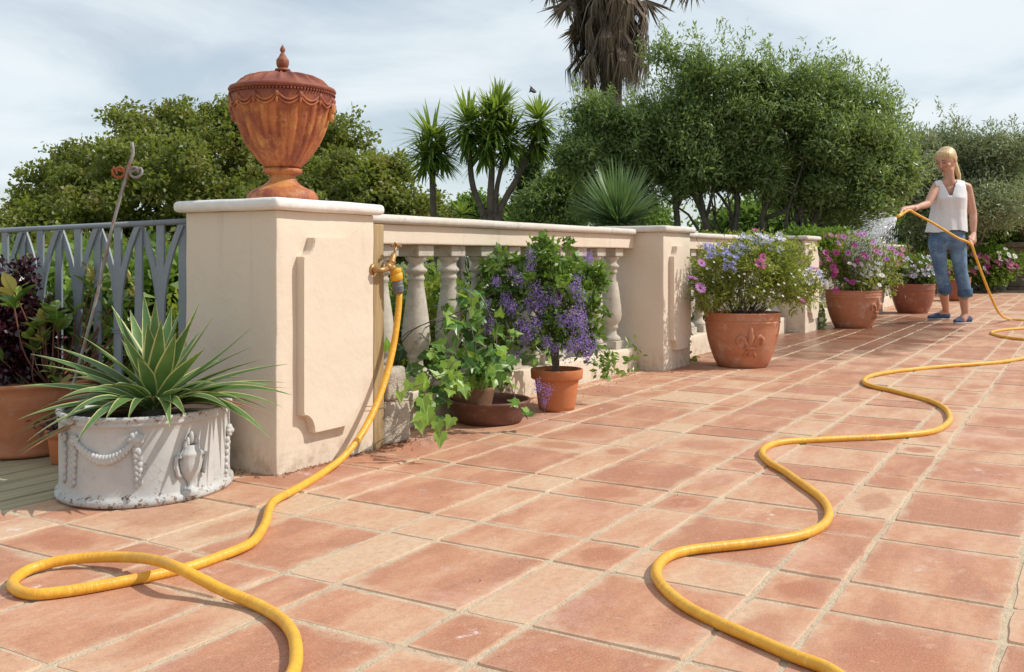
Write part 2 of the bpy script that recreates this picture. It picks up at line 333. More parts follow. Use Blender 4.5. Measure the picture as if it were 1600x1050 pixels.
    # hose-wet area around the far pots
    s2 = N(nt, 'ShaderNodeSeparateXYZ'); Lk(nt, p, s2.inputs[0])
    ex = mth(nt, 'MULTIPLY', mth(nt, 'SUBTRACT', s2.outputs[0], 6.6), 1 / 3.0); ey = mth(nt, 'MULTIPLY', mth(nt, 'ADD', s2.outputs[1], .25), 1 / .95)
    rr = mth(nt, 'ADD', mth(nt, 'MULTIPLY', ex, ex), mth(nt, 'MULTIPLY', ey, ey))
    wet = rng_(nt, mth(nt, 'ADD', rr, mth(nt, 'MULTIPLY', mth(nt, 'SUBTRACT', nz(nt, 2.6, 6, .7, p), .5), 2.6)), .45, 1.15, 1, 0)
    c = mixc(nt, wet, c, (.50, .42, .40), 'MULTIPLY')
    Lk(nt, c, b.inputs['Base Color'])
    Lk(nt, mixc(nt, wet, (.74,) * 3, (.30,) * 3), b.inputs['Roughness']); b.inputs['Specular IOR Level'].default_value = .35
    pr = bump(nt, b, big, .25, .01); pr = bump(nt, b, mid, .25, .005, pr); bump(nt, b, nz(nt, 170, 4, .6, p), .35, .0016, pr)
    return m
M['tile'] = tile_mat('terracotta_tile', True); M['tile_far'] = tile_mat('terracotta_tile_field', False)
def hose_mat():
    m, nt, b, out = newmat('yellow_hose_rubber'); p = pos(nt)
    tex = N(nt, 'ShaderNodeTexCoord'); sp = N(nt, 'ShaderNodeSeparateXYZ'); Lk(nt, tex.outputs['UV'], sp.inputs[0])
    w1 = N(nt, 'ShaderNodeCombineXYZ'); Lk(nt, mth(nt, 'MULTIPLY', sp.outputs[1], 1.0), w1.inputs[0]); Lk(nt, mth(nt, 'MULTIPLY', sp.outputs[0], .02), w1.inputs[1])
    rings = nz(nt, 95, 3, .7, w1.outputs[0])
    c = mixc(nt, rng_(nt, nz(nt, 30, 4, .6, p), .35, .65), (.78, .41, .035), (.72, .35, .03))
    c = mixc(nt, rng_(nt, rings, .52, .70, 0, .5), c, (.88, .56, .10)); c = mixc(nt, rng_(nt, rings, .38, .30, 0, .5), c, (.50, .26, .03))
    dirt = rng_(nt, nz(nt, 38, 7, .75, p), .54, .70, 0, .5); c = mixc(nt, dirt, c, (.35, .22, .07))
    Lk(nt, c, b.inputs['Base Color']); b.inputs['Roughness'].default_value = .42
    bump(nt, b, rings, .45, .005); return m
M['hose'] = hose_mat()

# ------------------------------------------------------------------ ground and terrace
def sheet(name, x0, x1, y0, y1, z, m):
    b = MB(); b.add([(x0, y0, z), (x1, y0, z), (x1, y1, z), (x0, y1, z)], [(0, 1, 2, 3)]); return tag(b.build(name, m), kind='structure')
sheet('ground', -700, 900, -700, 900, -.30, M['lawn'])
ter = MB(); ter.box(-7, 17.25, -9, .33, -.28, -.0022)
terrace = tag(ter.build('terrace_floor', M['mortar']), kind='structure')
# tile grid: wide and narrow strips in both directions
us = []; vs_ = []
k = -11
while True:
    a = -.637 + .527 * k
    if a > 17.2: break
    us += [a, a + .343]; k += 1
us = [u for u in us if -6.5 < u < 17.3]
for k in range(-1, 20): vs_ += [-.205 - .4325 * k, -.345 - .4325 * k]
vs_ = sorted(set(round(v, 4) for v in vs_ if v < .3) | {.327})
GAP = .0088
def tile_outline(w, d, rg):
    out = []
    c = .006
    P = [(-w + c, -d), (-w * .4, -d), (w * .05, -d), (w * .45, -d), (w - c, -d), (w, -d + c), (w, d * .1), (w, d - c), (w - c, d), (w * .4, d), (-w * .05, d), (-w * .45, d), (-w + c, d), (-w, d - c), (-w, -d * .1), (-w, -d + c)]
    return [(x + rg.uniform(-.0034, .0034), y + rg.uniform(-.0034, .0034)) for x, y in P]
def tile_mesh(w, d, seed):
    rg = random.Random(seed); o = tile_outline(w / 2, d / 2, rg); n = len(o)
    uv = lambda x, y: (x / w + .5, y / d + .5)
    vs = [(x * (1 - .006 / w), y * (1 - .006 / d), 0) for x, y in o] + [(x * (1 + .003 / w), y * (1 + .003 / d), -.0065) for x, y in o]
    uvs = [uv(v[0], v[1]) for v in vs]
    b = MB(); b.add(vs, [tuple(range(n))], False, uvs); b.add(vs, [(k + n, (k + 1) % n + n, (k + 1) % n, k) for k in range(n)], False, uvs)
    return b
def px_of(x, y, z=0):
    d = Vector((x, y, z)) - CAM; Z = d.dot(FWD)
    return (800 + FP * d.dot(RGT) / Z, HY - FP * d.z / Z, Z) if Z > .1 else (9999, 9999, Z)
tiles = []
for i in range(len(us) - 1):
    for j in range(len(vs_) - 1):
        u0, u1, v0, v1 = us[i], us[i + 1], vs_[j], vs_[j + 1]
        if v1 - v0 < .05: continue
        # keep the boards and the pillar footings free
        cx, cy = (u0 + u1) / 2, (v0 + v1) / 2
        if cy > .2 and cx > .55: continue
        tiles.append((u0, u1, v0, v1))
def score(t):
    x, y, Z = px_of((t[0] + t[1]) / 2, (t[2] + t[3]) / 2)
    if Z < .3 or x < -120 or x > 1720 or y > 1180: return 1e9 if Z < .3 else 1e6 + Z
    return Z
tiles.sort(key=score)
cache = {}
KNOWN = {(-.73, -1.13): (.85, .55, 1), (-.20, -1.13): (.75, .9, 0), (.33, -1.13): (.8, 1, .2), (-.20, -1.56): (.7, 1, 0), (.33, -1.56): (.75, .7, 0),
         (-.47, -.91): (.78, .15, .15), (.06, -.91): (.62, 0, .1), (-.47, -.70): (.05, 0, 0), (-.47, -.48): (.85, .1, .1), (-.47, -1.13): (.12, 0, 0), (-.47, -1.35): (.74, 0, 0),
         (-.20, -.91): (.55, 0, .4), (-.20, -.48): (.25, 0, 0), (-.20, -.70): (.05, 0, 0), (-.20, -1.35): (.1, 0, 0), (.33, -.7): (.1, 0, 0), (.06, -1.78): (.75, 0, .35),
         (-.73, -.91): (.62, 0, 0), (-.73, .05): (.55, .2, 1), (-.47, .05): (.8, .3, .1), (-.98, -.27): (.6, .2, 1), (-.73, -.48): (.72, 0, .5), (-.98, -.48): (.72, 0, 0), (-.98, -.70): (.25, .5, .1), (.06, -.27): (.6, .3, .3), (.06, -.48): (.78, .2, .3)}
def tint(t, rg):
    cx, cy = (t[0] + t[1]) / 2, (t[2] + t[3]) / 2
    for (kx, ky), v in KNOWN.items():
        if abs(kx - cx) < .09 and abs(ky - cy) < .07: return v
    small = (t[1] - t[0] < .25) and (t[3] - t[2] < .2); strip = (t[3] - t[2] < .2)
    red = rg.gauss(.42 if strip else .66, .30); sp = 0
    if small and rg.random() < .5: sp = rg.uniform(.5, 1)
    elif rg.random() < .30: sp = rg.uniform(.3, .8)
    return (min(1, max(0, red)), sp, rg.uniform(.4, .9) if rg.random() < .05 else 0)
tr = random.Random(5)
far = MB(); fart = []
for n, t in enumerate(tiles):
    w, d = t[1] - t[0] - GAP, t[3] - t[2] - GAP; cx, cy = (t[0] + t[1]) / 2, (t[2] + t[3]) / 2
    c = tint(t, tr); jz = tr.uniform(-.0016, .0020)
    key = (round(w, 2), round(d, 2), tr.randrange(4))
    if n < 300:
        if key not in cache:
            me = tile_mesh(w, d, hash(key) & 0xffff if False else int(key[0] * 100) * 7 + int(key[1] * 100) + key[2] * 31).mesh('tile', M['tile']); cache[key] = me
        o = link('tile', cache[key], terrace, world_coords=False)
        o.location = (cx, cy, jz); o.rotation_euler = (tr.uniform(-.004, .004), tr.uniform(-.004, .004), (PI if tr.random() < .5 else 0) + tr.uniform(-.006, .006)); o.color = (*c, 1)
    else:
        tb = tile_mesh(w, d, tr.randrange(9999))
        off = len(far.v); far.v += [(v[0] + cx, v[1] + cy, v[2] + jz) for v in tb.v]; far.f += [[i + off for i in f] for f in tb.f]
        far.uv += tb.uv; far.sm += tb.sm; far.mi += tb.mi; fart += [c] * len(tb.f)
ft = far.mesh('tile_field', M['tile_far'])
at_ = ft.attributes.new('tint', 'FLOAT_COLOR', 'FACE'); at_.data.foreach_set('color', [x for c in fart for x in (*c, 1)])
link('tile_field', ft, terrace, world_coords=False, kind='stuff')
# wooden deck at the left behind the planter
dk = MB(); dk.box(-4.2, .02, .345, 4.2, -.27, -.03); deck = tag(dk.build('wooden_deck', M['soil']), kind='structure')
y = .338; db = random.Random(3); i = 0
while y < 4.1:
    w = .088; z = db.uniform(-.003, 0)
    x1 = -.008 if y < .44 else .0
    o = link('board', bevelbox(-4.2, x1, y, y + w, -.028, z, .003, 1), deck, M['deck']); y += w + .009; i += 1
# kerb strip closing the far end of the terrace
kb = tag(link('kerb', bevelbox(17.26, 17.42, -9, 1.2, -.28, .035, .01, 2), None, M['stone_dark']), kind='structure')
# debris by the walls: dry leaf bits, stuff
lb = MB(); lr = random.Random(9)
def scat(n, x0, x1, y0, y1, s0=.004, s1=.011):
    for _ in range(n):
        x, y = lr.uniform(x0, x1), y1 - (y1 - y0) * lr.random() ** 2.0; s = lr.uniform(s0, s1) * .75; a = lr.uniform(0, 6.3); c, sn = math.cos(a) * s, math.sin(a) * s
        z = .001 + lr.random() * .003
        lb.add([(x - c, y - sn, z), (x + sn * .4, y - c * .4, z + .003), (x + c, y + sn, z), (x - sn * .4, y + c * .4, z + .004)], [(0, 1, 2, 3)])
scat(120, -.05, .0, .0, .38); scat(110, .45, .75, -.12, -.01); scat(90, .7, 1.9, -.12, .12); scat(150, 1.6, 3.1, -.10, .13); scat(70, 3.0, 4.4, -.15, -.01); scat(110, .0, .5, -.03, -.003); scat(60, -.6, 4, -1.6, -.1, .002, .005)
tag(lb.build('dry_leaf_litter', plain('dry_leaves', (.16, .06, .03), .8)), 'reddish brown dry leaf litter lying along the foot of the wall', 'leaf litter', kind='stuff')

# ------------------------------------------------------------------ pillars and balustrade
PD = .385
def relief_panel_mesh(x0, x1, z0, z1, y, d, nx=.047, nz_=.058):
    pts = []
    def arc(cx, cz, a0, a1):
        for k in range(7):
            a = math.radians(a0 + (a1 - a0) * k / 6); pts.append((cx + nx * math.cos(a), cz + nz_ * math.sin(a)))
    e = .012
    pts += [(x0 + nx + e, z0)]; pts += [(x1 - nx - e, z0)]
    arc(x1, z0, 180, 90); pts += [(x1, z0 + nz_ + e), (x1, z1 - nz_ - e)]
    arc(x1, z1, 270, 180); pts += [(x1 - nx - e, z1), (x0 + nx + e, z1)]
    arc(x0, z1, 360, 270); pts += [(x0, z1 - nz_ - e), (x0, z0 + nz_ + e)]
    arc(x0, z0, 90, 0)
    bm = bmesh.new(); f = [bm.verts.new((a, y + .012, b)) for a, b in pts]; face = bm.faces.new(f); bm.normal_update()
    if face.normal.y > 0: bmesh.ops.reverse_faces(bm, faces=[face])
    r = bmesh.ops.extrude_face_region(bm, geom=[face]); vv = [v for v in r['geom'] if isinstance(v, bmesh.types.BMVert)]
    for v in vv: v.co.y -= d + .012
    top = [g for g in r['geom'] if isinstance(g, bmesh.types.BMFace)][0]
    bmesh.ops.bevel(bm, geom=list(top.edges), offset=.0025, segments=2, affect='EDGES')
    bmesh.ops.recalc_face_normals(bm, faces=bm.faces[:])
    me = bpy.data.meshes.new('relief_panel'); bm.to_mesh(me); bm.free(); return me
def pillar(x, w, label, white=False, group='balustrade pillars'):
    t = empty('stone_pillar', (x + w / 2, PD / 2, 0), label, 'pillar', group)
    link('shaft', bevelbox(x, x + w, 0, PD, -.27, .786, .004, 2, 14, .0022, x), t, M['stucco'])
    me = bevelbox(x - .030, x + w + .030, -.030, PD + .030, .786, .822, .0155, 4, 8, .0016, x + 5); link('cap', me, t, M['coping_white' if white else 'coping'])
    link('relief_panel', relief_panel_mesh(x + .085, x + .36, .112, .706, 0, .031), t, M['stucco'])
    return t
pillar(0, .455, 'cream stucco pillar carrying the lidded rust red urn, white capped, nearest the camera', True)
pillar(3.045, .43, 'cream stucco pillar just left of the nearest big flower pot')
pillar(6.24, .43, 'cream stucco pillar between the first and second big flower pots')
pillar(9.42, .43, 'cream stucco pillar mostly hidden behind the second big flower pot')
bal_prof = [(.050, .175), (.053, .182), (.053, .190), (.046, .199), (.031, .212), (.028, .232), (.030, .240), (.037, .246), (.038, .256), (.035, .264), (.044, .275), (.053, .293), (.0575, .315), (.0575, .335), (.054, .375), (.047, .43), (.0395, .48), (.0335, .52), (.030, .552), (.0345, .556), (.0345, .566), (.030, .571), (.0315, .577), (.038, .583), (.044, .590), (.043, .597), (.036, .603), (.030, .612), (.0295, .620), (.034, .628), (.041, .634), (.044, .642), (.044, .649)]
def bal_mesh():
    b = MB(); b.lathe(bal_prof, n=28); me1 = b
    for z0, z1, h in ((.131, .176, .055), (.648, .694, .051)):
        bb = bevelbox(-h, h, -h, h, z0, z1, .004, 2); o = len(me1.v)
        me1.v += [tuple(v.co) for v in bb.vertices]
        for p in bb.polygons:
            me1.f.append([i + o for i in p.vertices]); me1.sm.append(False); me1.mi.append(0); me1.uv += [(0, 0)] * len(p.vertices)
    return me1.mesh('baluster', M['cast'])
BAL = bal_mesh()
def section(x0, x1, label, first, near=True):
    t = empty('balustrade', ((x0 + x1) / 2, .25, 0), label, 'balustrade', 'balustrade sections between the pillars')
    link('plinth', bevelbox(x0 + .003, x1 - .003, .155, .345, -.27, .131, .006, 2, 12, .002, x0), t, M['stucco'])
    link('rail_beam', bevelbox(x0 + .003, x1 - .003, .175, .325, .694, .770, .005, 2, 12, .0018, x0), t, M['stucco'])
    link('coping', bevelbox(x0 + .033, x1 - .033, .145, .355, .770, .803, .015, 4, 14, .0018, x0), t, M['coping'])
    x = first; br = random.Random(int(x0 * 10))
    while x < x1 - .06:
        o = link('baluster', BAL, t, world_coords=False); o.location = (x - (x0 + x1) / 2, 0, 0); o.rotation_euler = (0, 0, br.uniform(-.03, .03)); x += .2315
    return t
section(.455, 3.045, 'cream balustrade with fat stone balusters behind the ivy and the purple flowering shrub', .575)
section(3.475, 6.24, 'cream balustrade behind the nearest big flower pot', 3.62)
section(6.67, 9.42, 'cream balustrade behind the second big flower pot', 6.80)
section(9.85, 12.6, 'farthest cream balustrade, behind the reddish pot beside the woman', 9.98)

# wooden post, tap, two stone blocks
o = link('wooden_post', bevelbox(.459, .515, .002, .075, -.005, .757, .004, 2, 6, .0015), None, M['post'])
tag(o, 'weathered square timber post standing against the right side of the near pillar', 'post')
def rock(name, c, s, seed, m, parent=None, rz=0., cube=.65):
    bm = bmesh.new(); bmesh.ops.create_icosphere(bm, subdivisions=3, radius=1)
    for v in bm.verts:
        p = v.co.copy(); q = Vector([math.copysign(abs(a) ** cube, a) for a in p]); q += mnoise.noise_vector(p * 1.3 + Vector((seed, 3, 1))) * .16 + mnoise.noise_vector(p * 4 + Vector((seed, 0, 0))) * .06
        v.co = Vector((q.x * s[0], q.y * s[1], q.z * s[2]))
    bmesh.ops.rotate(bm, verts=bm.verts[:], cent=(0, 0, 0), matrix=Matrix.Rotation(rz, 3, 'Z')); bmesh.ops.translate(bm, verts=bm.verts[:], vec=c)
    me = bpy.data.meshes.new(name); bm.to_mesh(me); bm.free()
    for p in me.polygons: p.use_smooth = True
    smooth_angle(me, 35); return link(name, me, parent, m)
def block(x0, x1, y0, y1, z0, z1, rz, seed, label):
    me = bevelbox(-(x1 - x0) / 2, (x1 - x0) / 2, -(y1 - y0) / 2, (y1 - y0) / 2, 0, z1 - z0, .014, 3, 9, .007, seed)
    for v in me.vertices:
        if v.co.z < .02: v.co.z = max(v.co.z, .0)
        v.co.x *= 1 - .9 * v.co.z * (.5 if seed > 3 else .2)
    o = link('stone_block', me, None, M['stone']); o.location = ((x0 + x1) / 2, (y0 + y1) / 2, z0); o.rotation_euler = (0, 0, rz); tag(o, label, 'stone')
block(.525, .665, .0, .13, 0, .150, -.10, 1.2, 'lower squared greyish stone block leaning by the timber post')
block(.525, .655, .005, .125, .151, .262, .12, 4.4, 'upper rounded pale stone block stacked beside the timber post')
b = MB(); b.tube([(.40, -.012, .155), (.45, -.012, .150), (.55, -.012, .152), (.66, -.04, .147)], .0012, 5)
tag(b.build('wire', M['rust']), 'thin rusty wire stretched across the foot of the timber post', 'wire')

# tap
def tap():
    q = lambda px, py, dy=0: VP(px, py, -.03 + dy)
    t = empty('garden_tap', q(588, 423), 'old brass garden tap on the edge of the near pillar', 'tap')
    b = MB(); b.tube([q(581, 421, .035), q(588, 422, .01), q(596, 422), q(604, 420)], [.009, .009, .0085, .010], 10)
    b.tube([q(581, 421, .033), q(584, 421.5, .026)], [.020, .018], 12); b.build('pipe', M['brass'], t)
    b = MB(); c = q(608, 417); b.ball(c, .0155, 12, 8, (1.2, .9, 1)); b.tube([q(606, 418), q(611, 411), q(614, 402), q(615.5, 396)], [.0125, .0135, .011, .008], 12)
    b.tube([q(611, 411), q(612, 407.5)], .016, 6); b.tube([q(610, 416), q(615, 420), q(617, 426)], [.012, .011, .011], 10); b.build('valve_body', M['brass'], t)
    b = MB(); b.tube([q(615.5, 398), q(619, 385)], .004, 8); b.tube([q(612, 384), q(618, 382), q(626, 385)], [.005, .0035, .0055], 8); b.tube([q(618, 380, -.02), q(619, 383), q(620, 386, .02)], [.005, .0035, .005], 8); b.build('handle', M['brass'], t)
tap()
# ------------------------------------------------------------------ hose
def catmull(pts, step=.012):
    P = [Vector(p) for p in pts]; P = [P[0] * 2 - P[1]] + P + [P[-1] * 2 - P[-2]]; out = []
    for i in range(1, len(P) - 2):
        n = max(2, int((P[i + 1] - P[i]).length / step))
        for k in range(n):
            t = k / n; a, b, c, d = P[i - 1], P[i], P[i + 1], P[i + 2]
            out.append(.5 * ((2 * b) + (c - a) * t + (2 * a - 5 * b + 4 * c - d) * t * t + (3 * b - a - 3 * c + d) * t ** 3))
    out.append(P[-2]); return out
HR = .0109
def hose():
    t = empty('garden_hose', G(505, 742), 'long yellow garden hose snaking from the tap across the tiles to the woman', 'hose')
    q = lambda px, py, Y: VP(px, py, Y)
    p = [q(624, 458, -.035), q(622, 490, -.035), q(615, 540, -.04), q(603, 590, -.05), q(587, 635, -.062), q(565, 678, -.075), q(538, 712, -.088)]
    g = lambda pts, z=HR: [G(x, y, z) for x, y in pts]
    p += g([(505, 738), (463, 764), (430, 782), (418, 800), (412, 822), (400, 842), (380, 855), (345, 869), (300, 885), (250, 897), (180, 911), (110, 923), (55, 928), (26, 920), (22, 906), (48, 889)])
    p += [G(95, 876, .018), G(150, 871, .022), G(205, 871, .030), G(245, 876, .046), G(280, 888, .050), G(310, 903, .038), G(350, 922, .022)]
    p += g([(400, 943), (438, 966), (458, 990), (464, 1018), (458, 1050), (430, 1090), (430, 1160), (560, 1230), (800, 1250), (1080, 1230), (1290, 1150), (1340, 1090), (1300, 1048), (1240, 1024), (1180, 998), (1120, 972), (1070, 946), (1038, 918), (1026, 893), (1038, 873), (1068, 861), (1110, 855), (1180, 848), (1245, 838), (1282, 823), (1295, 805), (1288, 785), (1262, 762), (1228, 738), (1202, 722), (1191, 708), (1200, 697), (1228, 690), (1300, 686), (1380, 682), (1440, 677), (1470, 669), (1484, 655), (1477, 639), (1452, 626), (1400, 612), (1362, 603), (1350, 595), (1362, 587), (1400, 580), (1480, 572), (1560, 566), (1610, 558), (1690, 548), (1720, 540), (1680, 535), (1600, 530), (1562, 525), (1549, 520), (1562, 516), (1600, 513), (1680, 510), (1700, 505), (1650, 499), (1600, 500), (1578, 499)])
    wz = [W(1562, 490, 9.32), W(1549, 465, 9.2), W(1535, 430, 9.1), W(1524, 400, 9.05), W(1516, 381, 9.03), W(1495, 371, 9.0), W(1460, 350, 8.95), W(1430, 333.5, 8.9), W(1421, 328.5, 8.88), W(1412, 333, 8.85), W(1404, 338, 8.83)]
    p += wz
    pts = catmull(p); rs = []
    for i, x in enumerate(pts):
        n = mnoise.noise(x * 7); r = HR * (1 + .05 * n)
        rs.append(r * (1.05 if x.z > .1 and i > 500 else 1)); pts[i] = x + Vector((mnoise.noise(x * 5 + Vector((3, 0, 0))), mnoise.noise(x * 5), 0)) * (.004 if x.z < .03 else 0)
    b = MB(); b.tube(pts, rs, 14); b.build('tube', M['hose'], t)
    c = [q(618, 420, -.035), q(620, 431, -.035), q(621, 441, -.035), q(623, 450, -.035), q(624, 464, -.035)]
    b = MB(); b.lathe([(.0185, 0), (.0195, .002), (.0195, .012), (.018, .014), (.0215, .016), (.0215, .037), (.018, .040)], (0, 0, 0), 16, lambda r, z, a, i: r * (1 + .03 * math.cos(a * 10)))
    d = (c[4] - c[0]).normalized(); Rm = d.to_track_quat('Z', 'Y').to_matrix()
    for i, v in enumerate(b.v): b.v[i] = tuple(c[0] + Rm @ Vector(v))
    b.build('yellow_connector', M['fit_yellow'], t)
    b = MB(); b.lathe([(.0175, .0395), (.0175, .052), (.0165, .058), (.020, .060), (.020, .063), (.0165, .064), (.0195, .067), (.0195, .070), (.016, .071), (.019, .074), (.019, .077), (.0158, .080), (.0165, .084)], (0, 0, 0), 16)
    for i, v in enumerate(b.v): b.v[i] = tuple(c[0] + Rm @ Vector(v))
    b.build('grey_connector', M['fit_grey'], t)
    b = MB(); b.tube([W(1410, 334, 8.85), W(1404, 337.8, 8.83), W(1401, 339.5, 8.82)], [.015, .017, .012], 12); b.build('spray_nozzle', M['fit_yellow'], t)
hose()
# water spray: droplets, nobody could count them
def spray():
    o = W(1401, 339.5, 8.82); b = MB(); sr = random.Random(4)
    ax = (W(1340, 372, 8.75) - o).normalized()
    for _ in range(4200):
        dirv = (ax + Vector((sr.gauss(0, .30), sr.gauss(0, .30), sr.gauss(-.08, .30)))).normalized(); s = sr.random() ** .8 * .50
        p = o + dirv * s - UP * (s * s * .9) ; r = sr.uniform(.0010, .0021); l = r * sr.uniform(3, 12)
        d = (dirv - UP * (1.8 * s)).normalized(); a = d.cross(UP).normalized() * r; e = d.cross(a).normalized() * r
        b.add([p - d * l, p + a, p + e, p - a, p - e, p + d * l], [(0, 1, 2), (0, 2, 3), (0, 3, 4), (0, 4, 1), (5, 2, 1), (5, 3, 2), (5, 4, 3), (5, 1, 4)])
    m, nt, bs, out = newmat('water_drops'); bs.inputs['Base Color'].default_value = (.95, .97, 1, 1); bs.inputs['Roughness'].default_value = .15; bs.inputs['Alpha'].default_value = .75
    tag(b.build('water_spray', m), 'fine white spray of water fanning from the hose end over the flower pots', 'water spray', kind='stuff')
spray()
# ------------------------------------------------------------------ urn on the near pillar
def urn():
    cx, cy = .2275, .1925
    t = empty('lidded_urn', (cx, cy, .822), 'tall rust red fluted iron urn with domed lid on the near white-capped pillar', 'urn')
    C0 = (cx, cy, 0); n = 240
    def flute(r, z, a, i):
        k = max(0, min(1, (z - .935) / .03)) * max(0, min(1, (1.128 - z) / .012))
        return r * (1 - .075 * k * (1 - abs(math.sin(a * 14))) ** 1.4) + .0010 * mnoise.noise(Vector((math.cos(a) * 9, math.sin(a) * 9, z * 30)))
    b = MB(); pr = [(.052, .933), (.062, .941), (.078, .956), (.098, .982), (.112, 1.002), (.123, 1.022), (.134, 1.046), (.143, 1.070), (.150, 1.095), (.155, 1.112), (.158, 1.122), (.1565, 1.130), (.159, 1.142), (.160, 1.158), (.162, 1.168), (.158, 1.172), (.05, 1.172)]
    b.lathe(pr, C0, n, flute)
    # swags between bosses under the rim, and a bead row
    for k in range(14):
        a0 = 2 * PI * k / 14 + .2; a1 = 2 * PI * (k + 1) / 14 + .2
        for off, rr in ((0, .0048), (.011, .0035)):
            pts = []
            for j in range(9):
                f = j / 8; a = a0 + (a1 - a0) * f; z = 1.160 - off - .026 * math.sin(PI * f) ** .8; r = .1615
                pts.append((cx + r * math.cos(a), cy + r * math.sin(a), z))
            b.tube(pts, rr, 6)
        b.ball((cx + .163 * math.cos(a0), cy + .163 * math.sin(a0), 1.152), .0085, 8, 6, (1, 1, 1.3)); b.ball((cx + .163 * math.cos(a0), cy + .163 * math.sin(a0), 1.134), .006, 8, 5, (.8, .8, 1.8))
    b.build('bowl', M['urn'], t)
    b = MB()
    for k in range(96):
        a = 2 * PI * k / 96; b.ball((cx + .1655 * math.cos(a), cy + .1655 * math.sin(a), 1.171), .0042, 6, 4)
    b.build('bead_row', M['urn'], t, )
    for s, dx in ((1, 0), (-1, 0)):   # mask bosses at the two sides
        c = Vector((cx, cy, 1.128)) + RGT * s * .157; b = MB(); b.ball(c, .018, 10, 8, (1, 1, 1.3)); b.ball(c + UP * .022 + RGT * s * .004, .012, 8, 6); b.ball(c - UP * .026, .011, 8, 6, (1, 1, 1.6)); b.build('mask_boss', M['urn'], t)
    b = MB(); b.lathe([(.113, .8205), (.114, .835), (.112, .846), (.106, .851), (.104, .856), (.096, .862), (.075, .871), (.058, .881), (.046, .893), (.042, .903), (.043, .911), (.052, .914), (.061, .918), (.064, .925), (.062, .931), (.052, .934)], C0, 96, lambda r, z, a, i: r * (1 + (.012 * math.cos(a * 22) if .852 < z < .88 else 0)))
    b.build('foot', M['urn'], t)
    def lidmod(r, z, a, i):
        k = max(0, 1 - abs(r - .10) / .09); return r
    b = MB(); prof = [(.158, 1.1725), (.168, 1.177), (.1715, 1.184), (.168, 1.191), (.156, 1.194)]
    b.lathe(prof, C0, 96)
    # ribbed dome: height follows the ribs
    vs = []; fs = []; n2 = 180; rings = [.158, .145, .13, .112, .092, .07, .048, .026, .02]
    for i, r in enumerate(rings):
        for k in range(n2):
            a = 2 * PI * k / n2; s = abs(math.sin(a * 9)); f = (r - .02) / .138
            z = 1.192 + .050 * (1 - f ** 1.5) + .014 * (1 - s) ** 1.5 * min(1, f * 1.5) * min(1, (1 - f) * 5); vs.append((cx + r * math.cos(a), cy + r * math.sin(a), z))
    for i in range(len(rings) - 1):
        for k in range(n2): fs.append((i * n2 + k, i * n2 + (k + 1) % n2, (i + 1) * n2 + (k + 1) % n2, (i + 1) * n2 + k))
    b.add(vs, fs, True); lid = b.build('lid', M['urn'], t)
    b = MB(); b.lathe([(.026, 1.250), (.024, 1.256), (.013, 1.259), (.0175, 1.263), (.0205, 1.272), (.0205, 1.283), (.019, 1.288), (.0155, 1.291), (.011, 1.299), (.0075, 1.306), (.0045, 1.310), (.0075, 1.313), (.009, 1.319), (.0065, 1.326), (.0, 1.336)], C0, 20); b.build('finial', M['urn'], lid)
urn()
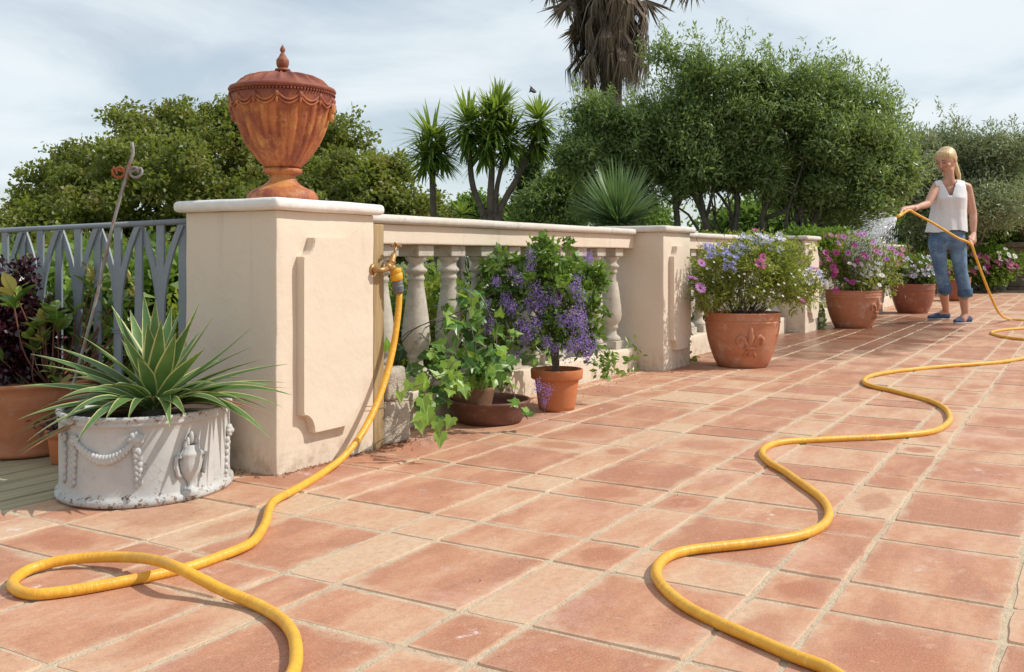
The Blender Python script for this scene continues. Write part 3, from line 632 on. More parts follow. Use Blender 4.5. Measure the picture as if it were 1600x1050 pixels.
# ------------------------------------------------------------------ white oval planter
PC = Vector((-.276, .226, 0)); PA, PB = .248, .222
def surf(px, py, out=0.0):
    """point on the planter's side seen at a pixel, and its outward normal"""
    d = FWD + RGT * ((px - 800) / FP) - UP * ((py - HY) / FP); o = CAM - PC
    ax, ay = o.dot(FWD) / PA, o.dot(RGT) / PB; bx, by = d.dot(FWD) / PA, d.dot(RGT) / PB
    A, B_, C_ = bx * bx + by * by, 2 * (ax * bx + ay * by), ax * ax + ay * ay - 1; D = B_ * B_ - 4 * A * C_
    s = (-B_ - math.sqrt(max(0, D))) / (2 * A); p = CAM + d * s; q = p - PC
    nrm = (FWD * (q.dot(FWD) / PA ** 2) + RGT * (q.dot(RGT) / PB ** 2)).normalized(); return p + nrm * out, nrm
def planter():
    t = empty('iron_planter', PC, 'flaking white oval iron planter with garland and urn reliefs', 'planter')
    an = math.atan2(FWD.y, FWD.x)
    b = MB(); k = lambda r, z, a, i: r
    prof = [(1.035, .003), (1.05, .010), (1.045, .020), (1.015, .024), (1.005, .032), (1.0, .05), (1.0, .12), (1.0, .19), (1.002, .208), (1.02, .211), (1.02, .218), (1.01, .221), (1.032, .226), (1.032, .233), (1.0, .235), (.955, .232), (.95, .19)]
    b.lathe([(p * PA, z) for p, z in prof], (PC.x, PC.y, 0), 96, lambda r, z, a, i: r + .0012 * mnoise.noise(Vector((math.cos(a) * 6, math.sin(a) * 6, z * 14))), 1, PB / PA, an)
    b.build('body', M['white_iron'], t)
    b = MB(); b.lathe([(.0001, .218), (.12, .216), (.249, .208)], (PC.x, PC.y, 0), 48, lambda r, z, a, i: r, 1, PB / PA, an); b.f = [f[::-1] for f in b.f]; b.build('soil', M['soil'], t)
    def rosette(px, py, r=.017):
        b = MB(); c, n = surf(px, py, .004); e = n.cross(UP).normalized()
        for k in range(7):
            a = 2 * PI * k / 7; b.ball(c + (e * math.cos(a) + UP * math.sin(a)) * r * .62 + n * .002, r * .42, 8, 6)
        b.ball(c + n * .007, r * .5, 8, 6); b.ball(c, r * .75, 10, 6); b.build('rosette', M['white_iron'], t)
    def drop(x0, y0, x1, y1, n=13, s=.0078):
        b = MB()
        for k in range(n):
            f = k / (n - 1); c, nn = surf(x0 + (x1 - x0) * f, y0 + (y1 - y0) * f, .003); e = nn.cross(UP).normalized()
            b.ball(c + e * .004 * (-1) ** k, s * (1.0 - .25 * f), 7, 5, (1, 1, 1.25))
        b.tube([surf(x0, y0, .002)[0], surf((x0 + x1) / 2, (y0 + y1) / 2, .002)[0], surf(x1, y1, .002)[0]], .006, 6); b.build('garland_drop', M['white_iron'], t)
    rosette(119, 688, .015); rosette(212, 686, .020); rosette(355, 672, .018); rosette(103.5, 682, .013)
    drop(118, 700, 116, 758); drop(214, 702, 217, 758, 13, .0095); drop(354, 686, 352, 736, 11, .008); drop(103.5, 695, 102.5, 752, 11, .007)
    b = MB(); pts = []
    for k in range(34):
        f = k / 33; x = 122 + 86 * f; y = 692 + 27 * math.sin(PI * f) ** .85 - 1 * f; c, nn = surf(x, y, .004); pts.append(c)
        b.ball(c + nn * .003 + UP * .004 * (-1) ** k, .0050 + .0035 * math.sin(PI * f), 7, 5, (1, 1, 1.2))
    b.tube(pts, .0085, 7); b.build('garland', M['white_iron'], t)
    # urn relief
    b = MB(); c, n = surf(297, 772, .0); e = n.cross(UP).normalized() * -1; sc = (772 - 666) / 600.
    m = Matrix((e, UP, n)).transposed()
    pr = [(.024, 0), (.026, .006), (.026, .012), (.022, .016), (.011, .020), (.008, .028), (.012, .038), (.022, .052), (.029, .070), (.032, .088), (.030, .100), (.033, .106), (.033, .112), (.026, .118), (.022, .128), (.019, .133)]
    vs = []; nn_ = 20
    for r, z in pr:
        for k in range(nn_):
            a = PI * k / (nn_ - 1); vs.append(c + e * (math.cos(a) * r * (1 + .05 * math.cos(14 * a))) + UP * z + n * (math.sin(a) * r * .75 + .003))
    b.add(vs, [(i * nn_ + k, i * nn_ + k + 1, (i + 1) * nn_ + k + 1, (i + 1) * nn_ + k) for i in range(len(pr) - 1) for k in range(nn_ - 1)], True)
    for s in (-1, 1): b.tube([c + e * s * .030 + UP * .105 + n * .006, c + e * s * .045 + UP * .104 + n * .004, c + e * s * .046 + UP * .085 + n * .004, c + e * s * .040 + UP * .060 + n * .004, c + e * s * .036 + UP * .052 + n * .004], [.005, .0055, .005, .0055, .007], 7)
    for dx, z, s in ((0, .150, 1), (-.012, .140, .8), (.012, .140, .8), (-.02, .134, .6), (.02, .134, .6)): b.ball(c + e * dx + UP * z + n * .006, .010 * s, 8, 6, (.8, .8, 1.9))
    for z in (.078, .092): b.tube([c + e * (x * .033) + UP * (z - .006 * (1 - x * x)) + n * (.02 * math.sqrt(max(0, 1 - x * x)) ) for x in (-1, -.7, -.3, 0, .3, .7, 1)], .0028, 6)
    b.build('urn_relief', M['white_iron'], t)
planter()
# blades: a leaf as a bent folded strip
def blade_mesh(name, B, T, w, lift, mat, fold=.35, n=10, wpos=.3, base=.55, twist=0.0, sag=0.0):
    B, T = Vector(B), Vector(T); L = (T - B).length; ctrl = (B + T) / 2 + UP * lift
    vs = []; uvs = []; fs = []
    side = (T - B).cross(UP)
    side = side.normalized() if side.length > 1e-4 * L and (T - B).normalized().cross(UP).length > .15 else RGT.copy()
    if twist: side = (Matrix.Rotation(twist, 3, (T - B).normalized()) @ side)
    for i in range(n + 1):
        t = i / n; p = B * (1 - t) ** 2 + ctrl * 2 * t * (1 - t) + T * t * t; tg = ((ctrl - B) * (1 - t) + (T - ctrl) * t).normalized()
        s = (side - tg * side.dot(tg)).normalized(); nn = s.cross(tg).normalized()
        if nn.z < 0 and not twist: nn = -nn
        ww = w * (base + (1 - base) * min(1, t / wpos)) if t < wpos else w * (1 - ((t - wpos) / (1 - wpos)) ** 1.3)
        ww = max(ww, w * .02)
        for x, u in ((-.5, 0), (0, .5), (.5, 1)): vs.append(p + s * x * ww + nn * (abs(x) * ww * fold)); uvs.append((u, t))
    for i in range(n):
        for k in range(2): fs.append((i * 3 + k, i * 3 + k + 1, i * 3 + 4 + k, i * 3 + 3 + k))
    b = MB(); b.add(vs, fs, True, uvs); return b
M['yucca_edge'] = leafobj('variegated_leaf', (.085, .175, .05), (.15, .27, .075), None, .45, .2, edge=(.56, .54, .22), ew=.24)
def big_yucca():
    B0 = W(243, 640, 2.70); B0.z = .222
    t = empty('variegated_yucca', B0, 'spiky variegated yucca with cream edged sword leaves in the white planter', 'yucca')
    tips = [(13, 717, -.20, .05), (27, 656, -.10, .05), (16, 683, -.15, .05), (47, 553, .10, .03), (54, 569, 0, .03), (18, 605, -.02, .04), (85, 542, .12, .03), (125, 524, .10, .02), (174, 477, .05, .0), (203, 484, .14, .0), (224, 457, .05, -.01), (243, 468, -.02, 0), (268, 480, .10, 0), (286, 473, .04, 0), (313, 470, .02, -.02), (335, 491, .06, -.02), (394, 511, .0, -.02), (409, 562, .06, .02), (452, 569, -.02, .03), (458, 618, -.08, .06), (441, 636, .02, .06), (423, 685, -.14, .10), (402, 660, .05, .08), (266, 668, -.19, .10), (42, 690, -.22, .07), (80, 606, .15, .05), (150, 545, -.05, .01), (190, 520, -.08, 0), (300, 500, -.10, 0), (252, 500, -.14, 0), (230, 505, -.10, 0), (275, 520, -.15, 0), (60, 640, .06, .06), (95, 660, -.2, .08), (120, 690, -.26, .09), (430, 605, -.12, .05), (385, 590, .12, .04), (350, 560, .2, .02), (110, 590, .2, .04), (215, 560, -.18, .02), (320, 545, -.14, .01), (447, 598, .1, .04), (165, 655, -.22, .07), (90, 625, -.12, .06), (390, 632, -.16, .06), (35, 672, .02, .07), (140, 610, -.24, .05), (180, 600, -.2, .03), (340, 600, -.2, .04), (360, 640, -.22, .06), (300, 610, -.24, .03), (200, 655, -.26, .07), (290, 650, -.25, .06), (150, 575, .15, .03), (400, 540, .1, .02), (310, 520, .15, .0), (190, 530, .15, .0), (75, 650, .12, .06), (420, 640, .12, .06), (215, 590, .2, .02)]
    yr = random.Random(2)
    for px, py, dz, lift in tips:
        T = W(px, py, 2.70 + dz); d = (T - B0); L = d.length; flat = Vector((d.x, d.y, 0)); flat = flat.normalized() if flat.length > .01 else RGT
        up = max(0, d.normalized().z); Bp = B0 + flat * (.028 * (1 - up)) + UP * (.05 * up)
        w = yr.uniform(.035, .046) * (1.3 if up > .75 else 1)
        b = blade_mesh('leaf', Bp, T, w, lift * 1.2, None, .30, 12, .38, .55, twist=yr.uniform(-.35, .35) + (1.2 if px < 120 and py > 600 else 0) * 0)
        b.build('leaf', M['yucca_edge'], t)
    dry = leafobj('dry_leaf', (.38, .20, .11), (.50, .33, .18), None, .7, .1)
    for px, py, dz, lift in ((456, 607, -.05, .05), (30, 712, -.22, .06), (437, 660, -.05, .09), (48, 700, -.25, .06), (400, 640, -.1, .04)):
        blade_mesh('leaf', B0, W(px, py, 2.70 + dz), .016, lift, None, .8, 10, .3, .6).build('leaf', dry, t)
    b = MB(); b.lathe([(.04, .19), (.045, .215), (.03, .245), (.0, .26)], (B0.x, B0.y, 0), 12); b.build('stem', M['bark_dark'], t)
big_yucca()
# ------------------------------------------------------------------ pots
def pot(name, c, R, H, prof, mat, label, cat, group=None, relief=None, soil=.86, scal=False):
    t = empty(name, c, label, cat, group); c = Vector(c)
    b = MB(); P = [(r * R, z * H) for r, z in prof]; md = (lambda r, z, a, i: r * (1 + (.02 * math.sin(a * 9) if z > H * .9 else 0)) ) if scal else None
    b.lathe(P, c, 64, md); b.build('body', mat, t)
    b = MB(); b.lathe([(.0001, H * soil + .008), (R * .5, H * soil + .012), (R * .86, H * soil)], c, 32); b.f = [f[::-1] for f in b.f]; b.build('soil', M['soil'], t)
    if relief is not None:   # fleur-de-lis on the side facing the given direction
        zc, ang = relief; b = MB(); s = R * .38; zc = zc * H
        def rad(z):
            for (r0, z0), (r1, z1) in zip(P, P[1:]):
                if z0 <= z <= z1 and z1 > z0: return r0 + (r1 - r0) * (z - z0) / (z1 - z0)
            return R
        def at(u, v, out=.0):
            z = zc + v * s; r = rad(z) + out; a = ang + u * s / max(r, .01); return c + Vector((math.cos(a) * r, math.sin(a) * r, z))
        b.tube([at(0, -.75), at(0, -.4), at(0, 0), at(0, .5), at(0, 1.0), at(0, 1.3)], [.02 * s / .08, .11 * s, .16 * s, .24 * s, .15 * s, .02 * s], 10)
        for q in (-1, 1):
            b.tube([at(.06 * q, -.5), at(.18 * q, -.1), at(.40 * q, .35), at(.68 * q, .55), at(.88 * q, .35), at(.86 * q, .05), at(.68 * q, -.02)], [.05 * s, .12 * s, .17 * s, .18 * s, .16 * s, .13 * s, .09 * s], 9)
            b.tube([at(.06 * q, -.3), at(.22 * q, -.55), at(.40 * q, -.80), at(.30 * q, -.95)], [.07 * s, .11 * s, .09 * s, .03 * s], 8)
        b.tube([at(-.42, -.22), at(0, -.26, .012), at(.42, -.22)], [.08 * s, .13 * s, .08 * s], 8)
        b.build('lily_relief', mat, t)
    return t
BIG = [(.62, 0), (.66, .015), (.74, .12), (.84, .30), (.92, .50), (.968, .68), (.985, .80), (1.0, .815), (1.0, .84), (.975, .85), (.985, .86), (1.0, .875), (.99, .90), (.995, .96), (1.025, .985), (1.02, 1.0), (.96, .998), (.93, .97), (.92, .80)]
def groundpt(px, py): g = G(px, py); return Vector((g.x, g.y, 0))
toward = math.atan2(-FWD.y, -FWD.x)
POT1 = groundpt(1163, 573); POT2 = groundpt(1336, 512); POT3 = groundpt(1426, 489); POT4 = groundpt(1489, 470)
POT1 += FWD * .05; POT2 += FWD * .05
z1 = (POT1 - CAM).dot(FWD); z2 = (POT2 - CAM).dot(FWD); z3 = (POT3 - CAM).dot(FWD); z4 = (POT4 - CAM).dot(FWD)
H1 = .65 - (487 - HY) * z1 / FP; H2 = .65 - (453 - HY) * z2 / FP; H3 = .65 - (443 - HY) * z3 / FP; H4 = .65 - (433 - HY) * z4 / FP
R1 = 58 / FP * z1; R2 = 42 / FP * z2; R3 = 33 / FP * z3; R4 = 26 / FP * z4
pot('flower_pot', POT1, R1, H1, BIG, M['terra_pale'], 'largest terracotta pot with a lily relief, nearest of the row of round flower pots', 'flower pot', 'big terracotta pots along the wall', (.45, toward))
pot('flower_pot', POT2, R2, H2, BIG, M['terra_pale'], 'terracotta pot with a lily relief holding the white and magenta daisies', 'flower pot', 'big terracotta pots along the wall', (.50, toward + .75))
pot('flower_pot', POT3, R3, H3, BIG, M['terra_wet'], 'wet dark red terracotta pot just left of the woman', 'flower pot', 'big terracotta pots along the wall')
pot('flower_pot', POT4, R4, H4, BIG, M['terra_wet'], 'terracotta pot farthest back, half hidden behind the womans legs', 'flower pot', 'big terracotta pots along the wall')
# purple shrub's pot, saucer and scalloped pot
DP = groundpt(870, 640); zd = (DP - CAM).dot(FWD); Rd = 41 / FP * zd; Hd = .65 - (576 - HY) * zd / FP
pot('flower_pot', DP, Rd, Hd, [(.62, 0), (.66, .01), (.71, .12), (.83, .70), (.845, .755), (.955, .765), (.985, .79), (1.0, .98), (.99, 1.0), (.93, .998), (.91, .9)], M['terra_new'], 'plain orange terracotta pot at the foot of the purple flowering shrub', 'flower pot')
SP = groundpt(755, 657); zs = (SP - CAM).dot(FWD); Rs = 62 / FP * zs
SP = SP + Vector((0, -.03, 0))
t = empty('saucer_bowl', SP, 'wide dark brown stoneware saucer on the tiles under the ivy', 'saucer')
b = MB(); b.lathe([(.74, 0), (.80, .004), (.86, .020), (.90, .035), (.93, .052), (.955, .064), (.99, .072), (1.03, .080), (1.04, .087), (1.0, .091), (.95, .086), (.92, .070), (.86, .03), (.80, .014), (.0001, .012)], SP, 72, lambda r, z, a, i: r * Rs * (1 + .006 * math.sin(a * 3 + z * 40) + .004 * math.sin(z * 900)) if r > .01 else 0)
b.build('body', M['glaze'], t)
IP = SP - RGT * .066 + FWD * .012 + UP * .013; 
pot('flower_pot', IP, .088, .125, [(.66, 0), (.70, .02), (.80, .3), (.90, .62), (.97, .86), (1.02, .98), (1.0, 1.0), (.93, .97), (.9, .8)], M['clay'], 'brown clay pot with a scalloped rim standing in the stoneware saucer', 'flower pot', scal=True)
# left pots on the deck
LP = groundpt(36, 700); zl = (LP - CAM).dot(FWD); Rl = 112 / FP * zl; Hl = .65 - (598 - HY) * (zl - .15) / FP
pot('flower_pot', LP, Rl, Hl, [(.80, 0), (.83, .01), (.86, .05), (.84, .07), (.88, .25), (.935, .5), (.96, .66), (.975, .68), (.965, .70), (.985, .73), (.975, .76), (.99, .79), (.98, .82), (1.0, .93), (1.03, .95), (1.035, .99), (1.0, 1.0), (.95, .99), (.93, .9)], M['terra'], 'very wide terracotta pot with banded rim on the wooden deck', 'flower pot')
SPT = groundpt(110, 712); zq = (SPT - CAM).dot(FWD)
SPT = groundpt(104, 722); zq = (SPT - CAM).dot(FWD)
pot('flower_pot', SPT, 32 / FP * zq, .65 - (668 - HY) * zq / FP, [(.66, 0), (.70, .02), (.84, .70), (.86, .76), (.97, .77), (1.0, .98), (.98, 1.0), (.9, .99), (.88, .9)], M['terra_new'], 'small terracotta pot squeezed behind the white planter', 'flower pot')
# ------------------------------------------------------------------ railing and iron stake
def railing():
    t = empty('metal_railing', (.05, .9, 0), 'grey painted steel railing of pointed arches left of the near pillar', 'railing')
    zt = lambda y: .762 - .016 * (y - .385)
    b = MB(); b.tube([(.05, .386, zt(.386)), (.05, 1.4, zt(1.4)), (.05, 4.3, zt(4.3))], [.0095] * 3, 10); b.build('top_rail', M['rail'], t)
    b = MB(); b.box(.038, .062, .386, 4.3, -.20, -.17); b.build('bottom_rail', M['rail'], t)
    def flat(pts, name, th=.007, w=.036, horiz=True):
        # flat bar, wide face to the camera side (along y), thin in x
        b = MB(); vs = []
        for p in pts:
            p = Vector(p); vs += [p + Vector((-th / 2, -w / 2, 0)), p + Vector((th / 2, -w / 2, 0)), p + Vector((th / 2, w / 2, 0)), p + Vector((-th / 2, w / 2, 0))]
        fs = []
        for i in range(len(pts) - 1):
            for k in range(4): fs.append((i * 4 + k, i * 4 + (k + 1) % 4, i * 4 + 4 + (k + 1) % 4, i * 4 + 4 + k))
        fs += [(3, 2, 1, 0), tuple(range(len(vs) - 4, len(vs)))]
        b.add(vs, fs); return b.build(name, M['rail'], t)
    y = .455; s = .2125
    for k in range(16):
        top = zt(y) - .008; flat([(.05, y, -.17), (.05, y, top)], 'bar')
        ym = y + s / 2; flat([(.05, ym, -.17), (.05, ym, zt(ym) - .008)], 'bar')
        for sgn, y0 in ((1, y), (-1, y + s)):
            pts = []
            for j in range(13):
                f = j / 12; yy = y0 + sgn * (s / 2 - .014) * (1 - (1 - f) ** 2.0) ** 1; z = top - .004 - .30 * f
                pts.append((.05 + (-.007 if sgn > 0 else .007), yy, z))
            pts.append((pts[-1][0], pts[-1][1], -.16)); flat(pts, 'curved_bar', w=.028)
        b = MB(); b.tube([(.034, ym, .36), (.034, ym, .378)], .001, 4)
        if k == 1:
            b = MB(); 
            for z in (.392, .402): b.tube([(.038, ym - .02, z), (.038, ym + .02, z), (.062, ym + .02, z), (.062, ym - .02, z), (.038, ym - .02, z)], .0022, 5)
            b.build('wire_tie', M['rail'], t)
        y += s
railing()
Zk = 3.02
t = empty('iron_stake', W(146, 640, Zk), 'slim iron garden stake with a scrolled top leaning before the railing', 'garden stake')
b = MB(); b.tube(catmull([W(112, 610, Zk), W(130, 545, Zk), W(148, 477, Zk), W(162, 415, Zk), W(175, 357, Zk), W(188, 308, Zk), W(197, 277, Zk), W(202, 257, Zk), W(208, 240, Zk), W(206, 222, Zk)], .02), .005, 8); b.build('rod', M['iron'], t)
for sg in (-1, 1):
    c = W(199 + sg * 12, 268, Zk); pts = []
    for k in range(22):
        a = PI * (.5) - sg * 0 + 2 * PI * 1.15 * k / 21; r = .0225 - .0135 * k / 21
        pts.append(c + RGT * (sg * math.cos(a + PI * .35) * r * -1) + UP * (math.sin(a + PI * .35) * r))
    pts = [W(198, 281, Zk), W(200 - sg * 1, 270, Zk)] + pts
    b = MB(); b.tube(pts, .0048, 7); b.build('scroll', M['iron'] if sg > 0 else M['rust'], t)
# ------------------------------------------------------------------ foliage
def unit(n, r=rng):
    v = r.normal(size=(n, 3)); return v / np.linalg.norm(v, axis=1, keepdims=True)
def leafcloud(name, P, L, W_, mat, parent=None, tone=None, dirs=None, dirw=.0, upn=.5, fold=.25, kind='stuff', nrm=None, nw=1.5):
    n = len(P); L = np.broadcast_to(np.asarray(L, float), (n,)); W_ = np.broadcast_to(np.asarray(W_, float), (n,))
    t = unit(n)
    if dirs is not None: t = t * (1 - dirw) + dirs * dirw; t /= np.linalg.norm(t, axis=1, keepdims=True)
    nn = unit(n); nn[:, 2] += upn
    if nrm is not None: nn += nrm * nw
    s = np.cross(t, nn); s /= np.linalg.norm(s, axis=1, keepdims=True) + 1e-9
    nn = np.cross(s, t)
    V = np.empty((n, 4, 3)); V[:, 0] = P; V[:, 2] = P + t * L[:, None]; mid = P + t * (L * .45)[:, None] + nn * (L * .0)[:, None]
    V[:, 1] = mid + s * (W_ * .5)[:, None] + nn * (W_ * fold)[:, None]; V[:, 3] = mid - s * (W_ * .5)[:, None] + nn * (W_ * fold)[:, None]
    me = bpy.data.meshes.new(name); me.vertices.add(n * 4); me.vertices.foreach_set('co', V.reshape(-1))
    me.loops.add(n * 4); me.loops.foreach_set('vertex_index', np.arange(n * 4, dtype=np.int32)); me.polygons.add(n)
    me.polygons.foreach_set('loop_start', np.arange(n, dtype=np.int32) * 4)
    try: me.polygons.foreach_set('loop_total', np.full(n, 4, dtype=np.int32))
    except Exception: pass
    me.update(calc_edges=True)
    a = me.attributes.new('tone', 'FLOAT', 'FACE'); a.data.foreach_set('value', (rng.random(n) if tone is None else np.clip(tone, 0, 1)).astype(np.float32))
    me.materials.append(mat); return link(name, me, parent, kind=kind)
def crown_pts(ells, ncl, per, clr, seed=0, shell=.5, lump=.28, flat=.65):
    r = np.random.default_rng(seed); ells = [(np.array(c, float), np.array(s, float)) for c, s in ells]
    w = np.array([np.prod(s) ** (2 / 3) for c, s in ells]); w /= w.sum(); idx = r.choice(len(ells), ncl, p=w)
    d = unit(ncl, r); C = np.empty((ncl, 3)); 
    for i in range(ncl):
        c, s = ells[idx[i]]; rad = (shell + (1 - shell) * r.random()) * (1 + lump * mnoise.noise(Vector(d[i]) * 2.6 + Vector((seed + idx[i] * 7, 0, 0))) * 1.6)
        C[i] = c + d[i] * s * rad
    P = np.repeat(C, per, axis=0); n = len(P); P = P + r.normal(size=(n, 3)) * clr * np.array([1, 1, flat]) * r.uniform(.5, 1.2, size=(ncl,)).repeat(per)[:, None]
    tone = np.repeat(r.normal(.45, .22, size=ncl), per) + r.normal(0, .16, size=n)
    D = np.repeat(d, per, axis=0); return P, tone, D, C
def puffs(ells, npf, pr, ncl, per, clr, seed=0, shell=.45, lump=.3):
    """crown > rounded boughs > twigs > leaves; returns leaf points, tones, outward directions, bough centres, bough directions"""
    r = np.random.default_rng(seed); ells = [(np.array(c, float), np.array(s_, float)) for c, s_ in ells]
    wt = np.array([np.prod(s_) ** (2 / 3) for c, s_ in ells]); wt /= wt.sum(); idx = r.choice(len(ells), npf, p=wt); d = unit(npf, r)
    C = np.empty((npf, 3))
    for i in range(npf):
        c, s_ = ells[idx[i]]; C[i] = c + d[i] * s_ * (shell + (1 - shell) * r.random()) * (1 + lump * mnoise.noise(Vector(d[i]) * 2.6 + Vector((seed + idx[i] * 7, 0, 0))) * 1.6)
    R_ = pr * r.uniform(.55, 1.25, npf); k = max(1, ncl // npf); n1 = npf * k; pi = np.repeat(np.arange(npf), k); d2 = unit(n1, r); d2[:, 2] += .15
    c2 = C[pi] + d2 * (R_[pi] * r.uniform(.35, 1.08, n1))[:, None] * np.array([1, 1, .8])
    P = np.repeat(c2, per, axis=0) + r.normal(size=(n1 * per, 3)) * clr * np.array([1, 1, .7])
    nd = np.repeat(d2, per, axis=0); tone = np.repeat(r.normal(.45, .14, npf)[pi] + r.normal(0, .12, n1), per) + r.normal(0, .16, n1 * per)
    return P, tone, nd, C
def E_(px, py, Z, rx, ry, depth=None):
    k = Z / FP; return (W(px, py, Z), (max(rx * k, .001) if depth is None else depth, rx * k if depth is None else depth, ry * k))
def limb(b, p0, p1, r0, r1, sag=.15, n=7, seed=0, wob=.06):
    p0, p1 = Vector(p0), Vector(p1); L = (p1 - p0).length; pts = []
    for i in range(n + 1):
        t = i / n; p = p0.lerp(p1, t) + mnoise.noise_vector(Vector((seed, t * 2.2, 0))) * wob * L * math.sin(PI * t) * 2 + Vector((0, 0, -sag * L * math.sin(PI * t) * .5)); pts.append(p)
    b.tube(pts, [r0 + (r1 - r0) * i / n for i in range(n + 1)], 8)
    return pts
def tree(name, label, cat, base, ells, ncl, per, clr, L, Wd, mat, seed, trunk_r, group=None, bark='bark', forks=None, shell=.5, nb=26, lump=.28, flat=.65, gy=None, npf=0, prad=.3, sprays=None):
    base = Vector(base); t = empty(name, base, label, cat, group)
    P, tone, D, C = puffs(ells, npf, prad, ncl, per, clr, seed, shell, lump)
    if sprays:
        ns, sl_ = sprays; rs = np.random.default_rng(seed + 5); top = C[np.argsort(-C[:, 2])[:max(4, int(len(C) * .5))]]; cc_ = np.mean(C, axis=0)
        o = top[rs.integers(0, len(top), ns)] + rs.normal(size=(ns, 3)) * prad * .6; dd = np.tile([0, 0, 1.], (ns, 1)) + (o - cc_) / np.linalg.norm(o - cc_, axis=1, keepdims=True) * .45 + rs.normal(size=(ns, 3)) * .18; dd /= np.linalg.norm(dd, axis=1, keepdims=True)
        m_ = 34; tt_ = rs.random((ns, m_)) * sl_ * rs.uniform(.5, 1.2, (ns, 1)); Q = (o[:, None] + dd[:, None] * (tt_[..., None] + prad * .5)).reshape(-1, 3) + rs.normal(size=(ns * m_, 3)) * L * .35 * (1.6 - (tt_ / tt_.max()).reshape(-1, 1))
        P = np.vstack([P, Q]); D = np.vstack([D, np.repeat(dd, m_, axis=0)]); tone = np.concatenate([tone, rs.normal(.65, .15, ns * m_)])
    leafcloud('crown', P, rng.uniform(.7, 1.3, len(P)) * L, rng.uniform(.7, 1.3, len(P)) * Wd, mat, t, tone, D, .4, nrm=D)
    b = MB(); r = random.Random(seed)
    cen = sum((Vector(c) for c, s in ells), Vector()) / len(ells)
    for fpts in (forks or [[base, base.lerp(cen, .45)]]):
        q = limb(b, fpts[0], fpts[1], trunk_r, trunk_r * .6, .0, 8, seed, .05); j = q[-1]
        for k in range(nb // max(1, len(forks or [1]))):
            e = Vector(C[r.randrange(len(C))])
            if (e - j).length > 0: limb(b, q[r.randrange(4, 9)], j.lerp(e, .92), trunk_r * r.uniform(.22, .5), trunk_r * .08, -.12, 7, seed + k, .09)
    b.build('trunk', M[bark], t); return t
M['oak'] = leafmat('oak_leaves', (.08, .11, .022), (.27, .30, .07), .42, .42, (.30, .23, .07))
M['olive'] = leafmat('olive_leaves', (.085, .135, .042), (.30, .385, .145), .34, .40, None, .5)
M['olive_grey'] = leafmat('grey_olive_leaves', (.12, .16, .08), (.38, .42, .26), .4, .25)
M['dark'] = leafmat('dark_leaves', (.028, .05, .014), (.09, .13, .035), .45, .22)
M['bright'] = leafmat('bright_leaves', (.08, .15, .025), (.21, .31, .05), .35, .38)
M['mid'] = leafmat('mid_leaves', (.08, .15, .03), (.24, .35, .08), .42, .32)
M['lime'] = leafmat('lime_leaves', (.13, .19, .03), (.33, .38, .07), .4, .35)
M['purple'] = leafmat('maroon_leaves', (.022, .006, .012), (.085, .016, .028), .28, .10, None, .6)
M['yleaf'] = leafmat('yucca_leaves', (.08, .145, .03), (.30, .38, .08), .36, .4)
M['blueleaf'] = leafmat('blue_green_blades', (.075, .14, .055), (.20, .29, .13), .4, .22)
M['thatch'] = leafmat('dead_palm_thatch', (.075, .052, .036), (.30, .225, .165), .8, .15)
M['herb'] = leafmat('daisy_bush_leaves', (.10, .15, .025), (.36, .40, .10), .45, .42, (.30, .20, .07))
GZ = -.3
def gb(px, Z, z=GZ): p = W(px, HY, Z); p.z = z; return p
# broad oak at the left
Zo = 27.
tree('broad_oak', 'broad dark green oak filling the sky behind the rust red urn and the railing', 'tree', gb(330, Zo), [E_(*a) for a in [(95, 300, Zo, 60, 50), (150, 262, Zo, 85, 55), (250, 215, Zo, 75, 62), (250, 290, Zo - 2, 170, 85), (400, 235, Zo, 110, 85), (480, 250, Zo, 90, 75), (420, 330, Zo - 2, 200, 80), (350, 190, Zo, 60, 35), (50, 345, Zo, 50, 35), (150, 370, Zo - 2, 150, 60)]],
     4600, 24, .12, .135, .085, M['oak'], 3, .30, shell=.45, lump=.22, nb=44, npf=260, prad=.55)
tree('round_oak', 'rounder green oak right of the urn, lower than the broad oak', 'tree', gb(600, Zo - 3), [E_(*a) for a in [(590, 290, Zo - 3, 65, 48), (640, 315, Zo - 3, 40, 40), (560, 330, Zo - 3, 95, 55), (640, 360, Zo - 3, 60, 40)]],
     1700, 24, .12, .13, .08, M['oak'], 5, .2, shell=.35, lump=.4, npf=85, prad=.5)
# olives on the right
Zv = 12.6
def olive(label, parts, base, seed, ncl, forks, Z=Zv, mat='olive', group='olive trees behind the wall', L=.072, Wd=.021, per=26, clr=.075, tr=.05, npf=60, prad=.24, sprays=(150, .38)):
    return tree('olive_tree', label, 'tree', base, [E_(*a) for a in parts], ncl, per, clr, L, Wd, M[mat], seed, tr, group, 'bark_dark' if mat == 'olive' else 'bark', forks, .4, 30, .4, 1.0, None, npf, prad, sprays)
olive('slender olive tree right below the tall palm, its crown narrow and upright', [(940, 200, Zv, 42, 55), (925, 250, Zv, 55, 65), (985, 235, Zv, 45, 50), (955, 305, Zv + .3, 60, 55)], gb(1000, Zv), 21, 2100, [[gb(1010, Zv), W(975, 300, Zv)]], npf=70, prad=.20, sprays=(60, .28))
olive('middle olive tree with forked leaning trunks above the nearest flower pot', [(1075, 165, Zv, 55, 75), (1040, 220, Zv, 60, 60), (1100, 230, Zv, 70, 70), (1180, 160, Zv, 55, 62), (1165, 235, Zv, 70, 70), (1060, 270, Zv + .4, 70, 34), (1150, 275, Zv + .3, 80, 34)], gb(1110, Zv), 22, 4200, [[gb(1118, Zv), W(1090, 290, Zv)], [gb(1128, Zv), W(1150, 300, Zv)], [W(1110, 365, Zv), W(1070, 275, Zv)], [W(1060, 372, Zv + .1), W(1050, 285, Zv)]], npf=150, sprays=(150, .40))
